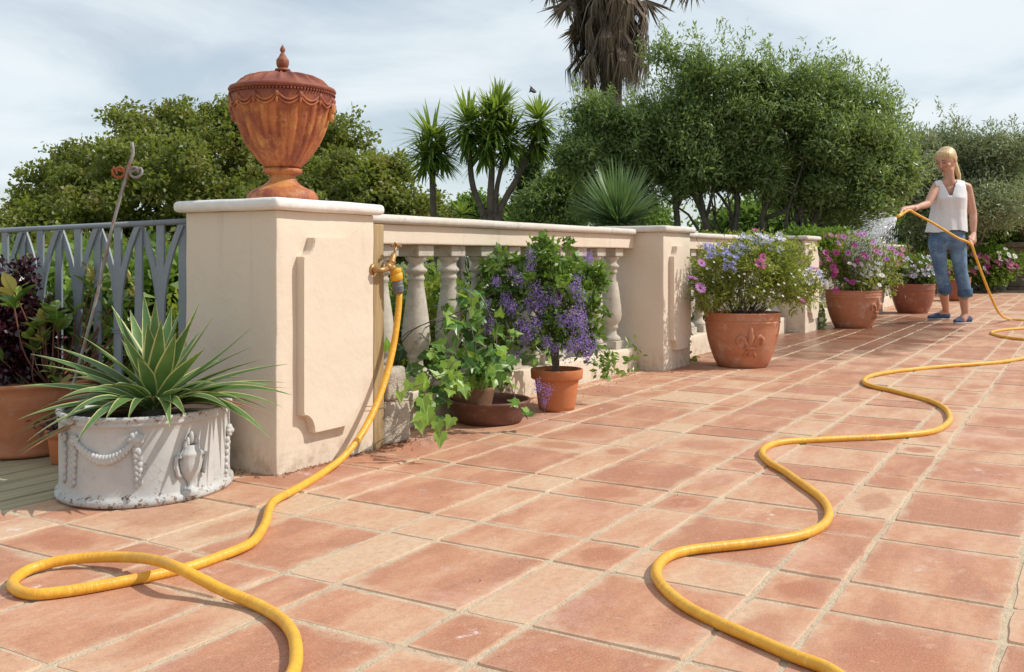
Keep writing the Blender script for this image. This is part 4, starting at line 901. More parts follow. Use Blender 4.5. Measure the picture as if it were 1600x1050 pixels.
olive('right olive tree of the three, topped by a feathery tip, beside the woman', [(1295, 150, Zv, 38, 60), (1250, 190, Zv, 65, 62), (1330, 205, Zv, 60, 65), (1290, 260, Zv, 100, 62), (1360, 290, Zv, 52, 50), (1370, 240, Zv, 40, 40), (1240, 290, Zv + .3, 75, 30), (1335, 315, Zv + .1, 75, 36)], gb(1250, Zv), 23, 4600, [[gb(1190, Zv), W(1245, 330, Zv)], [gb(1215, Zv), W(1290, 290, Zv)], [W(1190, 385, Zv), W(1200, 300, Zv)]], npf=160, sprays=(160, .42))
olive('grey green round olive tree behind the woman at the right edge', [(1470, 250, 17, 75, 62), (1530, 260, 17, 62, 60), (1440, 280, 17, 60, 55), (1550, 310, 17, 55, 55), (1480, 320, 17, 95, 55)], gb(1480, 17), 24, 3400, None, 17, 'olive_grey', 'olive trees behind the wall', .085, .024, 26, .11, .10, 110, .36, (60, .3))
# fill of shrubs and trees behind: each its own plant
def bush(name, label, cat, parts, mat, seed, ncl, per, clr, L, Wd, group=None, shell=.3, kind_parent=True, dirw=.3, base=None):
    ells = [E_(*a) for a in parts]; c = base or Vector((ells[0][0].x, ells[0][0].y, GZ)); t = empty(name, c, label, cat, group)
    P, tone, D, C = crown_pts(ells, ncl, per, clr, seed, shell); leafcloud('foliage', P, rng.uniform(.7, 1.3, len(P)) * L, rng.uniform(.7, 1.3, len(P)) * Wd, M[mat], t, tone, D, dirw)
    b = MB(); r = random.Random(seed)
    for k in range(9): limb(b, c + Vector((r.uniform(-.05, .05), r.uniform(-.05, .05), 0)), Vector(C[r.randrange(len(C))]), max(.004, L * .12), .002 + L * .02, .0, 6, seed + k, .08)
    b.build('stems', M['bark_dark'], t); return t
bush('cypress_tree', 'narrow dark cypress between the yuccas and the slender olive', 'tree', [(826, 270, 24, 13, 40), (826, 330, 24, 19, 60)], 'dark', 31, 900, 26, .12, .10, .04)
bush('olive_bush', 'dull green bushy shrub left of the spiky blue green yucca', 'shrub', [(870, 320, 14, 50, 48), (905, 290, 14, 38, 50), (850, 355, 14, 50, 40)], 'olive', 32, 1300, 26, .12, .085, .028)
bush('dark_shrub', 'dark shrub beneath the crowns of the olive trees', 'shrub', [(1190, 352, 20, 70, 30), (1330, 350, 20, 110, 45), (1000, 352, 20, 40, 30)], 'mid', 33, 1600, 26, .22, .16, .07)
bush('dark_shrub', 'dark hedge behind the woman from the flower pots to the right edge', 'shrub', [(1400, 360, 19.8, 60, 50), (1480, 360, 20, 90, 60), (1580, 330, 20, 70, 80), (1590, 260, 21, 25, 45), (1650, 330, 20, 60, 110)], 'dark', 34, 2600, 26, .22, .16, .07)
bush('leafy_shrub', 'bright green shrub right of the woman above the flower bed', 'shrub', [(1545, 355, 18.2, 42, 34), (1515, 385, 18.0, 34, 34), (1575, 385, 18.4, 34, 32)], 'mid', 35, 1300, 26, .10, .085, .05)
bush('oak_sapling', 'small pale leafed tree showing low behind the yucca trunks', 'tree', [(742, 322, 26, 28, 16), (700, 345, 26, 40, 18), (775, 340, 26, 30, 20), (800, 352, 26, 40, 16)], 'mid', 36, 500, 24, .16, .14, .09)
bush('far_oak', 'low spread of oak behind the left end of the railing', 'tree', [(20, 395, 30, 80, 40), (150, 430, 22, 150, 60), (300, 420, 24, 100, 60)], 'oak', 37, 1800, 26, .2, .16, .11)
# bright bushes behind the balusters and behind the railing
def hedge_line(label, x0, x1, y, z0, z1, mat, seed, n, L, Wd, name='garden_shrub', thick=.16):
    r = np.random.default_rng(seed); t = empty(name, ((x0 + x1) / 2, y, GZ), label, 'shrub')
    ells = []; x = x0
    while x < x1: ells.append((Vector((x, y + r.uniform(-.05, .05), (z0 + z1) / 2 + r.uniform(-.04, .04))), (.24, thick, (z1 - z0) / 2 * r.uniform(.9, 1.1)))); x += .28
    P, tone, D, C = crown_pts(ells, n, 20, .035, seed, .35); leafcloud('foliage', P, rng.uniform(.7, 1.3, len(P)) * L, rng.uniform(.7, 1.3, len(P)) * Wd, M[mat], t, tone, D, .4)
    b = MB(); rr = random.Random(seed)
    for k in range(14): xx = rr.uniform(x0, x1); limb(b, (xx, y, GZ), Vector(C[rr.randrange(len(C))]).lerp(Vector((xx, y, z1)), .6), .007, .003, 0, 6, k, .08)
    b.build('stems', M['bark_dark'], t)
hedge_line('yellow green small leaved shrub seen between the first balusters', .50, 2.1, .72, -.1, .58, 'lime', 41, 1500, .032, .017)
hedge_line('green leafy shrub seen between the balusters behind the purple flowers', 2.2, 4.6, .9, -.1, .52, 'bright', 42, 1100, .045, .024)
hedge_line('dark green shrub filling the garden low behind the middle balustrade', 4.4, 9.0, 1.5, -.2, .60, 'mid', 43, 1700, .06, .03, thick=.35)
hedge_line('dark green shrub low behind the farthest balustrade', 9.0, 13.5, 1.7, -.2, .62, 'mid', 44, 1500, .07, .035, thick=.4)
hedge_line('dense dark leaved shrub beyond the first balustrade', .2, 4.0, 1.9, -.2, .50, 'dark', 45, 1500, .06, .04, thick=.3)  # back row, all in the dark leaf material
# flowering shrubs topping the wall at the right
bush('flower_shrub', 'yellow green shrub with orange tips rising above the wall near the second pot', 'shrub', [(1262, 374, 9.0, 28, 13), (1305, 374, 9.6, 30, 13), (1235, 387, 8.8, 26, 10)], 'bright', 51, 420, 22, .04, .05, .022, base=Vector((6.9, 1.0, GZ)))
bush('flower_shrub', 'low mixed shrub with reddish leaves above the wall behind the nearest pot', 'shrub', [(1160, 384, 8.2, 60, 14), (1215, 386, 8.4, 40, 14), (1105, 382, 8, 40, 14)], 'herb', 52, 420, 22, .04, .045, .018, base=Vector((5.3, 1.0, GZ)))
bush('flower_bed_shrub', 'leafy bed plants with pink and white blooms right of the woman', 'shrub', [(1530, 408, 17.3, 34, 18), (1560, 412, 17.3, 30, 22), (1500, 420, 17.2, 30, 14), (1545, 432, 17.2, 34, 12)], 'bright', 53, 700, 22, .06, .075, .035)
bush('flower_bed_shrub', 'leafy bed plants beneath the woman s elbow left of her legs', 'shrub', [(1440, 405, 17.3, 44, 30), (1400, 410, 17.3, 40, 30), (1360, 395, 17.3, 40, 35)], 'mid', 54, 800, 22, .06, .075, .035)
# yucca trees: heads of sword leaves on bare forked trunks
def rosette_leaves(b, c, R, n, w, r, ax=UP, lo=-.9, hi=1., droop=.25, seg=3, bend=True):
    c = Vector(c); tones = []
    for k in range(n):
        z = lo + (hi - lo) * r.random(); a = r.uniform(0, 2 * PI); h = math.sqrt(max(0, 1 - z * z)); d = Vector((h * math.cos(a), h * math.sin(a), z))
        L = R * r.uniform(.75, 1.08) * (1 - .1 * max(0, -z)); B = c + d * R * .10 - UP * R * .25 * max(0, -z); T = c + d * L - UP * droop * R * h * r.uniform(.3, 1)
        side = d.cross(UP); side = side.normalized() if side.length > .05 else Vector((math.cos(a), math.sin(a), 0)).cross(UP)
        vs = []; C = (B + T) / 2 + UP * R * droop * .35 * h
        for i in range(seg + 1):
            t = i / seg; p = B * (1 - t) ** 2 + C * 2 * t * (1 - t) + T * t * t; ww = w * (.8, 1., .72, .05)[i] if seg == 3 else w * (1 - t)
            vs += [p - side * ww / 2, p + side * ww / 2]
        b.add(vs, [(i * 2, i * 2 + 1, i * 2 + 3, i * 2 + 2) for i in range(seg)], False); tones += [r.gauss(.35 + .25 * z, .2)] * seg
    return tones
def leafhead(name, c, R, n, w, mat, parent, seed, lo=-.9, hi=1, droop=.25, kind='stuff'):
    b = MB(); tn = rosette_leaves(b, c, R, n, w, random.Random(seed), lo=lo, hi=hi, droop=droop); me = b.mesh(name, mat)
    a = me.attributes.new('tone', 'FLOAT', 'FACE'); a.data.foreach_set('value', np.clip(np.array(tn, dtype=np.float32), 0, 1)); return link(name, me, parent, kind=kind)
Zy = 13.
def ypx(px, py): return W(px, py, Zy)
t = empty('yucca_tree', gb(768, Zy), 'branching yucca tree with three trunks and a cluster of spiky heads', 'yucca tree')
for i, (px, py, r) in enumerate([(733, 195, 50), (770, 192, 56), (795, 215, 44), (843, 188, 37), (840, 222, 32), (757, 225, 44), (778, 170, 40)]): leafhead('leaf_head', ypx(px, py), r * Zy / FP * 1.38, 170, .042, M['yleaf'], t, 60 + i, droop=.30)
b = MB()
for path, r0 in (([(765, 372), (752, 325), (740, 295), (735, 262), (733, 215)], 5.5), ([(768, 372), (766, 320), (768, 280), (770, 215)], 6), ([(772, 372), (775, 320), (777, 290), (792, 230)], 4.5), ([(774, 372), (785, 320), (805, 285), (822, 250), (842, 205)], 5.5)):
    pts = catmull([ypx(x, y + (0)) for x, y in path], .12); n = len(pts); b.tube(pts, [r0 * Zy / FP * (1.05 - .35 * i / n) for i in range(n)], 9)
b.tube([gb(768, Zy), ypx(769, 380), ypx(770, 345)], [.11, .09, .06], 10); b.build('trunk', M['bark'], t)
t = empty('yucca_tree', gb(677, Zy), 'single trunked yucca tree, leftmost of the spiky heads beside the urn', 'yucca tree')
for i, (px, py, r) in enumerate([(675, 218, 50), (665, 245, 42), (690, 240, 38)]): leafhead('leaf_head', ypx(px, py), r * Zy / FP * 1.32, 150, .038, M['yleaf'], t, 70 + i, droop=.3)
b = MB(); pts = [gb(678, Zy), ypx(678, 380), ypx(677, 330), ypx(676, 285), ypx(675, 230)]; b.tube(catmull(pts, .15), .042, 9); b.build('trunk', M['bark'], t)
t = empty('small_yucca', gb(720, 12), 'small spiky yucca head just topping the wall below the yucca trees', 'yucca'); leafhead('leaf_head', W(720, 337, 12), .25, 60, .035, M['yleaf'], t, 75, lo=-.2)
b = MB(); b.tube([gb(720, 12), W(720, 345, 12)], .05, 8); b.build('trunk', M['bark'], t)
t = empty('spiky_yucca', gb(970, 7.6), 'big blue green yucca ball with narrow blades behind the coping', 'yucca'); leafhead('leaf_head', W(966, 352, 7.6), .54, 640, .015, M['blueleaf'], t, 76, lo=-.10, droop=.12)
b = MB(); b.tube([gb(970, 7.6), W(970, 372, 7.6)], .07, 8); b.build('trunk', M['bark'], t)
# palm with its skirt of dead fronds
Zp = 21.; t = empty('fan_palm', gb(955, Zp), 'tall fan palm with a shaggy brown skirt of dead fronds', 'palm')
b = MB(); b.tube([gb(955, Zp), W(957, 200, Zp), W(953, 80, Zp), W(950, -120, Zp)], [.26, .22, .24, .26], 12); b.build('trunk', M['bark_dark'], t)
pr_ = random.Random(8); b = MB(); tn = []
for k in range(300):
    f = pr_.random(); zt = W(950, -130 + 190 * f, Zp).z; a = pr_.uniform(0, 2 * PI); Rr = .98 * (.90 + .10 * f) * pr_.uniform(.45, 1.0)
    c0 = Vector((0, 0, 0)) + W(952, HY, Zp); c0.z = zt; o = Vector((math.cos(a), math.sin(a), 0)); root = c0 + o * .2; tip0 = c0 + o * Rr * .9 - UP * pr_.uniform(.6, .9)
    tb = pr_.gauss(.45, .25)
    for j in range(16):      # hanging leaf segments of the folded fan
        sd = Vector((-o.y, o.x, 0)) * pr_.gauss(0, .11) + o * pr_.gauss(0, .06); m_ = tip0 + sd * .5; e = tip0 + sd * 1.3 - o * Rr * .12 - UP * pr_.uniform(.35, .75)
        q = Vector((-o.y, o.x, 0)).lerp(o, pr_.random() * .6) * .014
        b.add([root - q, root + q, m_ + q * 1.3, m_ - q * 1.3, e], [(0, 1, 2, 3), (3, 2, 4)]); tn += [tb + pr_.gauss(0, .15)] * 2
me = b.mesh('dead_frond_skirt', M['thatch']); a = me.attributes.new('tone', 'FLOAT', 'FACE'); a.data.foreach_set('value', np.clip(np.array(tn, dtype=np.float32), 0, 1)); link('dead_frond_skirt', me, t, kind='stuff')
def frond(px, py, seed, px0=950, py0=-90):
    r = random.Random(seed); root = W(px0, py0, Zp); c = W(px, py, Zp); b = MB(); tn = []; b.tube([root, root.lerp(c, .5) + UP * .15, c], .02, 5); tn += [.3] * len(b.f)
    for j in range(46):
        a = r.uniform(-1.3, 1.3); d = (RGT * math.sin(a) - UP * math.cos(a) + FWD * r.gauss(0, .3)).normalized(); e = c + d * r.uniform(.3, .75); q = d.cross(FWD).normalized() * .014
        b.add([c - q, c + q, c.lerp(e, .5) + q * 1.4, c.lerp(e, .5) - q * 1.4, e], [(0, 1, 2, 3), (3, 2, 4)]); tn += [r.random()] * 2
    me = b.mesh('dead_frond', M['thatch']); a = me.attributes.new('tone', 'FLOAT', 'FACE'); a.data.foreach_set('value', np.array(tn, dtype=np.float32)); link('dead_frond', me, t)
frond(862, -22, 1); frond(900, -8, 2); frond(1060, -32, 3); frond(1082, -30, 4); frond(885, 5, 5); frond(1010, 0, 6); frond(910, 40, 9)
# bird
bp = W(834, 143, 40); b = MB(); b.ball(bp, .08, 8, 6, (2.2, 1, .8)); b.add([bp, bp + UP * .28 - RGT * .18, bp + RGT * .12], [(0, 1, 2)]); b.add([bp - RGT * .05, bp - RGT * .2 - UP * .05, bp - RGT * .12 + UP * .25], [(0, 1, 2)])
tag(b.build('bird', M['bark_dark']), 'tiny dark bird flying above the yucca trees', 'bird')

# ------------------------------------------------------------------ ivy, shrub leaves as single leaves
def leafshape(name, pts, mat, fold=.18, curl=.15):
    """flat outline given in (across, along) with the midrib at across = 0, fan triangulated"""
    b = MB(); c = (0, .35); P = [(0, 0)] + pts; full = P + [(-x, y) for x, y in reversed(pts) if abs(x) > 1e-6]
    vs = [Vector((c[0], c[1], -.02))]; uvs = [(.5, c[1])]; mw = max(abs(x) for x, y in full)
    for x, y in full: vs.append(Vector((x, y, abs(x) * fold - curl * y * y))); uvs.append((x / mw / 2 + .5, y))
    n = len(full); b.add(vs, [(0, 1 + i, 1 + (i + 1) % n) for i in range(n)], False, uvs); return b.mesh(name, mat)
M['ivy'] = leafobj('ivy_leaf', (.045, .13, .022), (.17, .33, .05), (.30, .42, .14), .36, .32)
M['ivy_light'] = leafobj('young_ivy_leaf', (.22, .40, .05), (.34, .52, .08), (.44, .56, .2), .36, .42)
M['shiny'] = leafobj('glossy_shrub_leaf', (.10, .22, .035), (.32, .42, .08), (.40, .44, .15), .26, .30)
M['bronze'] = leafobj('bronze_shrub_leaf', (.42, .36, .10), (.48, .48, .13), (.45, .42, .2), .3, .3)
ivy_pts = [(.12, -.14), (.34, -.18), (.50, -.05), (.42, .12), (.52, .38), (.40, .36), (.26, .48), (.14, .72), (.0, 1.0)]
oval_pts = [(.10, .10), (.20, .28), (.23, .48), (.17, .72), (.06, .92), (0, 1.0)]
IVY = [leafshape('leaf', ivy_pts, M['ivy'], .22, .12), leafshape('leaf', ivy_pts, M['ivy'], .08, .25)]
IVYL = [leafshape('leaf', ivy_pts, M['ivy_light'], .2, .12), leafshape('leaf', ivy_pts, M['ivy_light'], .05, .3)]
OV = [leafshape('leaf', oval_pts, M['shiny'], .3, .12), leafshape('leaf', oval_pts, M['shiny'], .12, .3)]
OVB = [leafshape('leaf', oval_pts, M['bronze'], .3, .1)]
def put_leaf(me, p, s, along, nrm, parent, pinv):
    y = Vector(along).normalized(); z = (Vector(nrm) - y * Vector(nrm).dot(y)); z = z.normalized() if z.length > 1e-3 else y.orthogonal().normalized(); x = y.cross(z)
    m = Matrix((x * s, y * s, z * s)).transposed().to_4x4(); m.translation = p
    o = link('leaf', me, parent, world_coords=False); o.matrix_local = pinv @ m; return o
def rv(r, s=1): return Vector((r.gauss(0, s), r.gauss(0, s), r.gauss(0, s)))
lf = random.Random(12)
# ivy in the scalloped pot, spreading left and right and up the balusters
ic = IP + UP * .13; t = empty('ivy_plant', ic, 'leafy green ivy spilling from the scalloped clay pot over the stone blocks and saucer', 'ivy'); inv = parent_world(t).inverted()
vines = [([(735, 600), (700, 592), (672, 600), (660, 630), (668, 655), (690, 680)], 3.35, 3.08, 20, 1), ([(735, 600), (700, 585), (668, 598), (664, 630), (672, 655)], 3.3, 3.12, 9, 1),
         ([(735, 600), (730, 560), (720, 520), (700, 495), (690, 480)], 3.5, 3.6, 16, .6), ([(740, 600), (742, 550), (735, 500), (728, 470), (716, 455)], 3.5, 3.65, 18, .6), ([(745, 600), (770, 560), (775, 520), (760, 480), (748, 460)], 3.55, 3.7, 18, .3), ([(745, 600), (790, 590), (800, 610), (815, 640), (825, 655)], 3.6, 3.62, 14, .8), ([(745, 600), (700, 580), (715, 560), (690, 545), (676, 550)], 3.35, 3.4, 14, .2),
         ([(740, 600), (760, 590), (780, 570), (800, 540), (790, 500)], 3.7, 3.8, 18, .2), ([(735, 600), (660, 600), (635, 615), (622, 625), (630, 640)], 3.2, 3.05, 5, 1)]
sb = MB()
for path, za, zb, n, lt in vines:
    P = [W(x, y, za + (zb - za) * i / (len(path) - 1)) for i, (x, y) in enumerate(path)]; P[0] = ic.copy(); c = catmull(P, .02)
    c = [Vector((q.x, q.y, max(q.z, .012))) for q in c]; sb.tube(c, .0016, 5)
    for k in range(n):
        q = c[min(len(c) - 1, int(len(c) * (.12 + .88 * (k + lf.random()) / n)))] + rv(lf, .014); q.z = max(q.z, .02)
        light = lf.random() < lt * .75; al = (rv(lf, .7) - UP * .45 - FWD * .3 + RGT * lf.uniform(-.5, .5)); nr = -FWD * .5 + SUN * .6 + UP * .3 + rv(lf, .35)
        put_leaf(lf.choice(IVYL if light else IVY), q, lf.uniform(.034, .058), al, nr, t, inv)
for k in range(60):   # dense dark leaves above the pot
    q = ic + RGT * lf.gauss(-.04, .09) + FWD * lf.gauss(.05, .04) + UP * (.05 + abs(lf.gauss(.01, .04))); put_leaf(lf.choice(IVY), q, lf.uniform(.04, .062), rv(lf) - UP * .3 - FWD * .2, -FWD * .4 + UP * .6 + SUN * .3 + rv(lf, .4), t, inv)
for px, py, s in ((688, 690, .050), (655, 672, .045), (640, 610, .04), (625, 625, .038), (705, 665, .045), (668, 652, .05), (660, 635, .05), (683, 672, .045)):
    put_leaf(IVYL[0], W(px, py - 12, 3.07), s * .95, -UP - FWD * .3 + RGT * lf.uniform(-.5, .5), -FWD + SUN * .5 + rv(lf, .15), t, inv)
sb.build('stems', M['bark'], t)
# ivy and bindweed growing through the balusters behind
t = empty('climbing_ivy', (1.3, .45, GZ), 'glossy climbing ivy growing through the first balusters left of the purple flowers', 'ivy'); inv = parent_world(t).inverted(); sb = MB()
for k in range(210):
    x = lf.uniform(.75, 2.1); z = lf.uniform(.14, .50) * (1 if x > 1.0 else .6); yv = lf.uniform(.03, .2) if lf.random() < .6 else lf.uniform(.36, .6)
    if .13 < yv < .37 and z < .15: yv = .1
    put_leaf(lf.choice(IVYL if lf.random() < .35 else IVY), Vector((x, yv, z)), lf.uniform(.04, .075), rv(lf, .7) - UP * .5 - FWD * .2, -FWD * .5 + SUN * .6 + rv(lf, .35), t, inv)
for k in range(16): x = lf.uniform(.8, 2.4); sb.tube(catmull([(x, .45, GZ), (x + lf.uniform(-.1, .1), .42, .1), (x + lf.uniform(-.2, .2), .25, .33), (x + lf.uniform(-.3, .3), .08, lf.uniform(.3, .5))], .04), .0022, 5)
sb.build('stems', M['bark'], t)
# small weed by the second pillar and under the first section
for (x0, y0, lab, n) in ((2.75, .08, 'small light weed growing at the foot of the wall beside the purple shrub', 26), (3.60, .06, 'small light weed sprouting behind the nearest big pot', 14), (6.9, .05, 'green weed with long leaves sprouting beside the third pillar', 34)):
    t = empty('weed', (x0, y0, 0), lab, 'weed'); inv = parent_world(t).inverted(); big = 1.6 if n == 34 else 1
    for k in range(n):
        q = Vector((x0 + lf.gauss(0, .05), y0 + lf.uniform(-.05, .03), abs(lf.gauss(.02, .09 * big)) + .01)); put_leaf(OV[0], q, lf.uniform(.03, .05) * big, rv(lf, .7) - UP * .2, -FWD + UP * .4 + rv(lf, .3), t, inv)
# purple flowering shrub
dc = DP + UP * (Hd * .86); t = empty('flowering_shrub', dc, 'bushy shrub covered in violet flower clusters in the plain orange pot', 'shrub'); inv = parent_world(t).inverted()
M['duranta'] = leafmat('violet_shrub_leaves', (.06, .13, .022), (.22, .34, .07), .36, .35)
M['violet'] = leafmat('violet_petals', (.19, .095, .48), (.48, .34, .82), .6, .3)
ell = [(W(a, b_, c_), (r1 * c_ / FP, r1 * c_ / FP * .8, r2 * c_ / FP)) for a, b_, c_, r1, r2 in [(860, 450, zd, 75, 60), (800, 440, zd + .05, 50, 55), (915, 450, zd + .05, 35, 55), (850, 400, zd, 60, 35), (838, 380, zd, 12, 22), (785, 500, zd + .05, 45, 60), (770, 450, zd + .08, 28, 45), (925, 500, zd + .05, 28, 40), (870, 520, zd, 70, 35), (930, 430, zd + .05, 18, 30), (780, 575, zd + .1, 25, 35), (920, 530, zd + .1, 30, 40), (945, 570, zd + .15, 14, 20)]]
P, tone, D, C = crown_pts(ell, 330, 15, .019, 77, .30, .4); leafcloud('foliage', P, rng.uniform(.7, 1.3, len(P)) * .036, rng.uniform(.7, 1.3, len(P)) * .018, M['duranta'], t, tone, D, .3)
b = MB()
for k, (px, py) in enumerate([(862, 500), (868, 440), (850, 420), (876, 400), (830, 480), (900, 460)]): b.tube(catmull([dc - UP * .02 + RGT * (.008 * (k % 3 - 1)), W(866 + (k % 3 - 1) * 4, 530, zd), W(px, py, zd)], .04), .0042, 7)
for k in range(30): e = Vector(C[lf.randrange(len(C))]); limb(b, W(867, 510 - lf.random() * 60, zd), e, .003, .0012, 0, 6, k, .06)
b.build('stems', M['bark'], t)
def flower_cluster(seed):
    r = np.random.default_rng(seed); n = 170; P = r.normal(size=(n, 3)) * np.array([.019, .019, .026]); me_o = leafcloud('flower_cluster', P, .0075, .0075, M['violet'], None, r.random(n), None, 0, .2, .1, None); me = me_o.data; bpy.data.objects.remove(me_o); return me
FC = [flower_cluster(k) for k in range(3)]
for px, py, s in [(828, 383 + 15, .8), (800, 425, .9), (813, 438, 1.), (775, 440, .9), (790, 466, 1.1), (838, 455, 1.1), (828, 475, 1.3), (852, 470, 1.3), (870, 468, 1.2), (843, 480, 1.2), (800, 480, 1.1), (760, 500, 1.3), (772, 512, 1.1), (815, 510, 1.2), (826, 520, 1.3), (838, 505, 1.2), (905, 490, 1.5), (893, 502, 1.3), (878, 500, 1.2), (910, 505, 1.1), (913, 530, 1.3), (900, 538, 1.3), (925, 540, 1.1), (888, 550, 1.1), (855, 535, .9), (897, 450, 1.), (903, 437, .9), (918, 400, .9), (922, 404, .7), (806, 555, .9), (918, 555, 1.1), (842, 605, .8), (856, 612, .9), (850, 628, .6), (820, 530, 1.), (760, 475, .8), (908, 465, .9), (828, 420, .9), (744, 492, .7), (867, 545, .8)]:
    dz = -.16 if py < 590 else -.22; o = link('flower_cluster', lf.choice(FC), t, world_coords=False, kind='stuff'); Z = zd + dz + lf.uniform(0, .06)
    m = Matrix.Rotation(lf.uniform(0, 6.2), 4, 'Z') @ Matrix.Scale(s * lf.uniform(.58, .78), 4); m.translation = W(px, py, Z); o.matrix_local = inv @ m
b = MB(); b.tube(catmull([W(845, 580, zd - .1), W(842, 600, zd - .22), W(848, 625, zd - .22), W(852, 648, zd - .21)], .02), .0013, 5); b.build('hanging_stem', M['bark'], t)
# green shrub and maroon shrub in the wide pot
lc = LP + UP * (Hl * .86); t = empty('maroon_shrub', lc - FWD * .0, 'dense dark maroon leaved shrub in the wide pot at the left edge', 'shrub')
ell = [(W(a, b_, zl + .08), (r1 * zl / FP, r1 * zl / FP * .8, r2 * zl / FP)) for a, b_, r1, r2 in [(25, 520, 60, 55), (20, 450, 36, 45), (42, 430, 18, 30), (60, 540, 38, 42), (40, 570, 60, 35), (-30, 520, 60, 80), (70, 500, 22, 30)]]
P, tone, D, C = crown_pts(ell, 560, 16, .02, 88, .25); leafcloud('foliage', P, rng.uniform(.7, 1.3, len(P)) * .022, rng.uniform(.7, 1.3, len(P)) * .014, M['purple'], t, tone, D, .4)
b = MB()
for k in range(12): limb(b, lc, Vector(C[lf.randrange(len(C))]), .004, .002, 0, 6, k, .06)
b.build('stems', M['bark_dark'], t)
t = empty('broadleaf_shrub', lc + RGT * .08, 'bright green broadleaf shrub with red stems sprawling before the grey railing', 'shrub'); inv = parent_world(t).inverted(); sb = MB()
rosettes = [(20, 470, 0, 1), (22, 455, 0, 1), (70, 500, 0, .8), (65, 525, 0, .8), (90, 505, 0, 1.1), (85, 485, 0, .9), (60, 505, .0, .7), (45, 520, 0, .7), (55, 540, 0, .7), (82, 575, 0, .6), (95, 600, 0, .6), (0, 560, 0, .8), (150, 450, .1, 1), (145, 435, .1, .9), (170, 480, .1, .8), (190, 470, .1, .8), (200, 500, .1, .8), (165, 520, .1, .8), (215, 520, .1, .8), (240, 530, .12, .8), (150, 545, .1, .8), (185, 550, .1, .8), (230, 490, .12, .7), (130, 530, .1, .8), (215, 455, .12, .8), (205, 430, .1, .6), (255, 505, .12, .7), (175, 505, .1, .9), (140, 570, .1, .7), (210, 570, .1, .7), (120, 480, .08, .5), (247, 560, .1, .8)]
root = lc + RGT * .1
for px, py, dz, s in rosettes:
    c = W(px, py, zl - .03 + dz); sb.tube(catmull([root + rv(lf, .012), root.lerp(c, .5) - UP * .04 + rv(lf, .012), c], .03), [.0028, ] * 1 if False else .0026, 5); ax = (c - root).normalized() + UP * .5
    br = lf.random() < .25
    for k in range(7):
        a = 2 * PI * k / 7 + lf.random(); e = ax.orthogonal().normalized(); f = ax.normalized().cross(e); d = e * math.cos(a) + f * math.sin(a) + ax * lf.uniform(.3, 1.1)
        put_leaf(OVB[0] if br and k < 4 else lf.choice(OV), c - ax.normalized() * .03 * lf.random(), lf.uniform(.06, .095) * s, d, ax + rv(lf, .3), t, inv)
sb.build('stems', plain('red_stem', (.16, .06, .035), .6), t)
# small maroon succulent behind the planter
sc_ = SPT + UP * (.65 - (665 - HY) * zq / FP); t = empty('maroon_succulent', sc_, 'small maroon succulent in the little pot behind the white planter', 'plant')
P = np.array(sc_)[None] + rng.normal(size=(260, 3)) * np.array([.035, .035, .016]); leafcloud('foliage', P, .03, .012, leafmat('succulent_leaves', (.07, .02, .03), (.22, .09, .12), .4, .1), t, None, None, 0)
# broad bright leaves beyond the railing
t = empty('garden_bush', (.5, 1.2, GZ), 'bright light green bush beyond the grey railing next to the near pillar', 'bush'); 
ell = [(W(a, b_, c_), (r1 * c_ / FP, r1 * c_ / FP * .7, r2 * c_ / FP)) for a, b_, c_, r1, r2 in [(220, 460, 4.9, 50, 55), (270, 450, 4.6, 40, 45), (170, 500, 5.0, 60, 50), (250, 530, 4.6, 60, 60), (110, 520, 5.1, 60, 60), (60, 560, 5.2, 80, 60)]]
P, tone, D, C = crown_pts(ell, 420, 14, .05, 99, .3); leafcloud('foliage', P, rng.uniform(.7, 1.3, len(P)) * .085, rng.uniform(.7, 1.3, len(P)) * .055, M['bright'], t, tone, D, .3)
b = MB()
for k in range(12): limb(b, (.5, 1.2, GZ), Vector(C[lf.randrange(len(C))]), .008, .003, 0, 6, k, .06)
b.build('stems', M['bark'], t)
bush('garden_bush', 'dark green bush beyond the railing behind the maroon shrub', 'bush', [(60, 480, 8, 120, 90), (200, 470, 8, 130, 80), (330, 470, 8, 90, 80), (-80, 470, 8, 100, 90)], 'mid', 101, 1300, 20, .10, .09, .06)

# ------------------------------------------------------------------ flowers in the big pots
def daisy(name, R, n, cp, cc, cup=.15):
    b = MB()
    for k in range(n):
        a = 2 * PI * k / n; w = PI / n * .85; p = lambda r, an, z: (math.cos(an) * r * R, math.sin(an) * r * R, z * R)
        b.add([p(.15, a, 0), p(.6, a - w, cup * .6), p(1.0, a - w * .45, cup), p(1.0, a + w * .45, cup), p(.6, a + w, cup * .6)], [(0, 1, 2, 3, 4)], False)
    b.ball((0, 0, .04 * R), R * .22, 8, 5, (1, 1, .6), mi=1)
    return b.mesh(name, [cp, cc])
mp_ = plain('magenta_petal', (.50, .025, .27), .55, trans=.25); pk = plain('pale_violet_petal', (.52, .15, .52), .6, trans=.25); wh = plain('white_petal', (.82, .80, .76), .6, trans=.2); lav = plain('lavender_petal', (.34, .34, .70), .6, trans=.25); wl = plain('whitish_lavender_petal', (.66, .66, .80), .6, trans=.25)
ey_ = plain('dark_eye', (.06, .03, .10), .7); ye = plain('yellow_eye', (.55, .35, .05), .7); pinkp = plain('pink_petal', (.70, .22, .44), .6, trans=.25)
D_ = {'mag': daisy('flower', 1, 14, mp_, ey_), 'vio': daisy('flower', 1, 16, pk, ey_), 'wht': daisy('flower', 1, 11, wh, ye, .1), 'lav': daisy('flower', 1, 7, lav, ey_, .5), 'wlav': daisy('flower', 1, 7, wl, ey_, .45), 'pnk': daisy('flower', 1, 12, pinkp, ye, .3)}
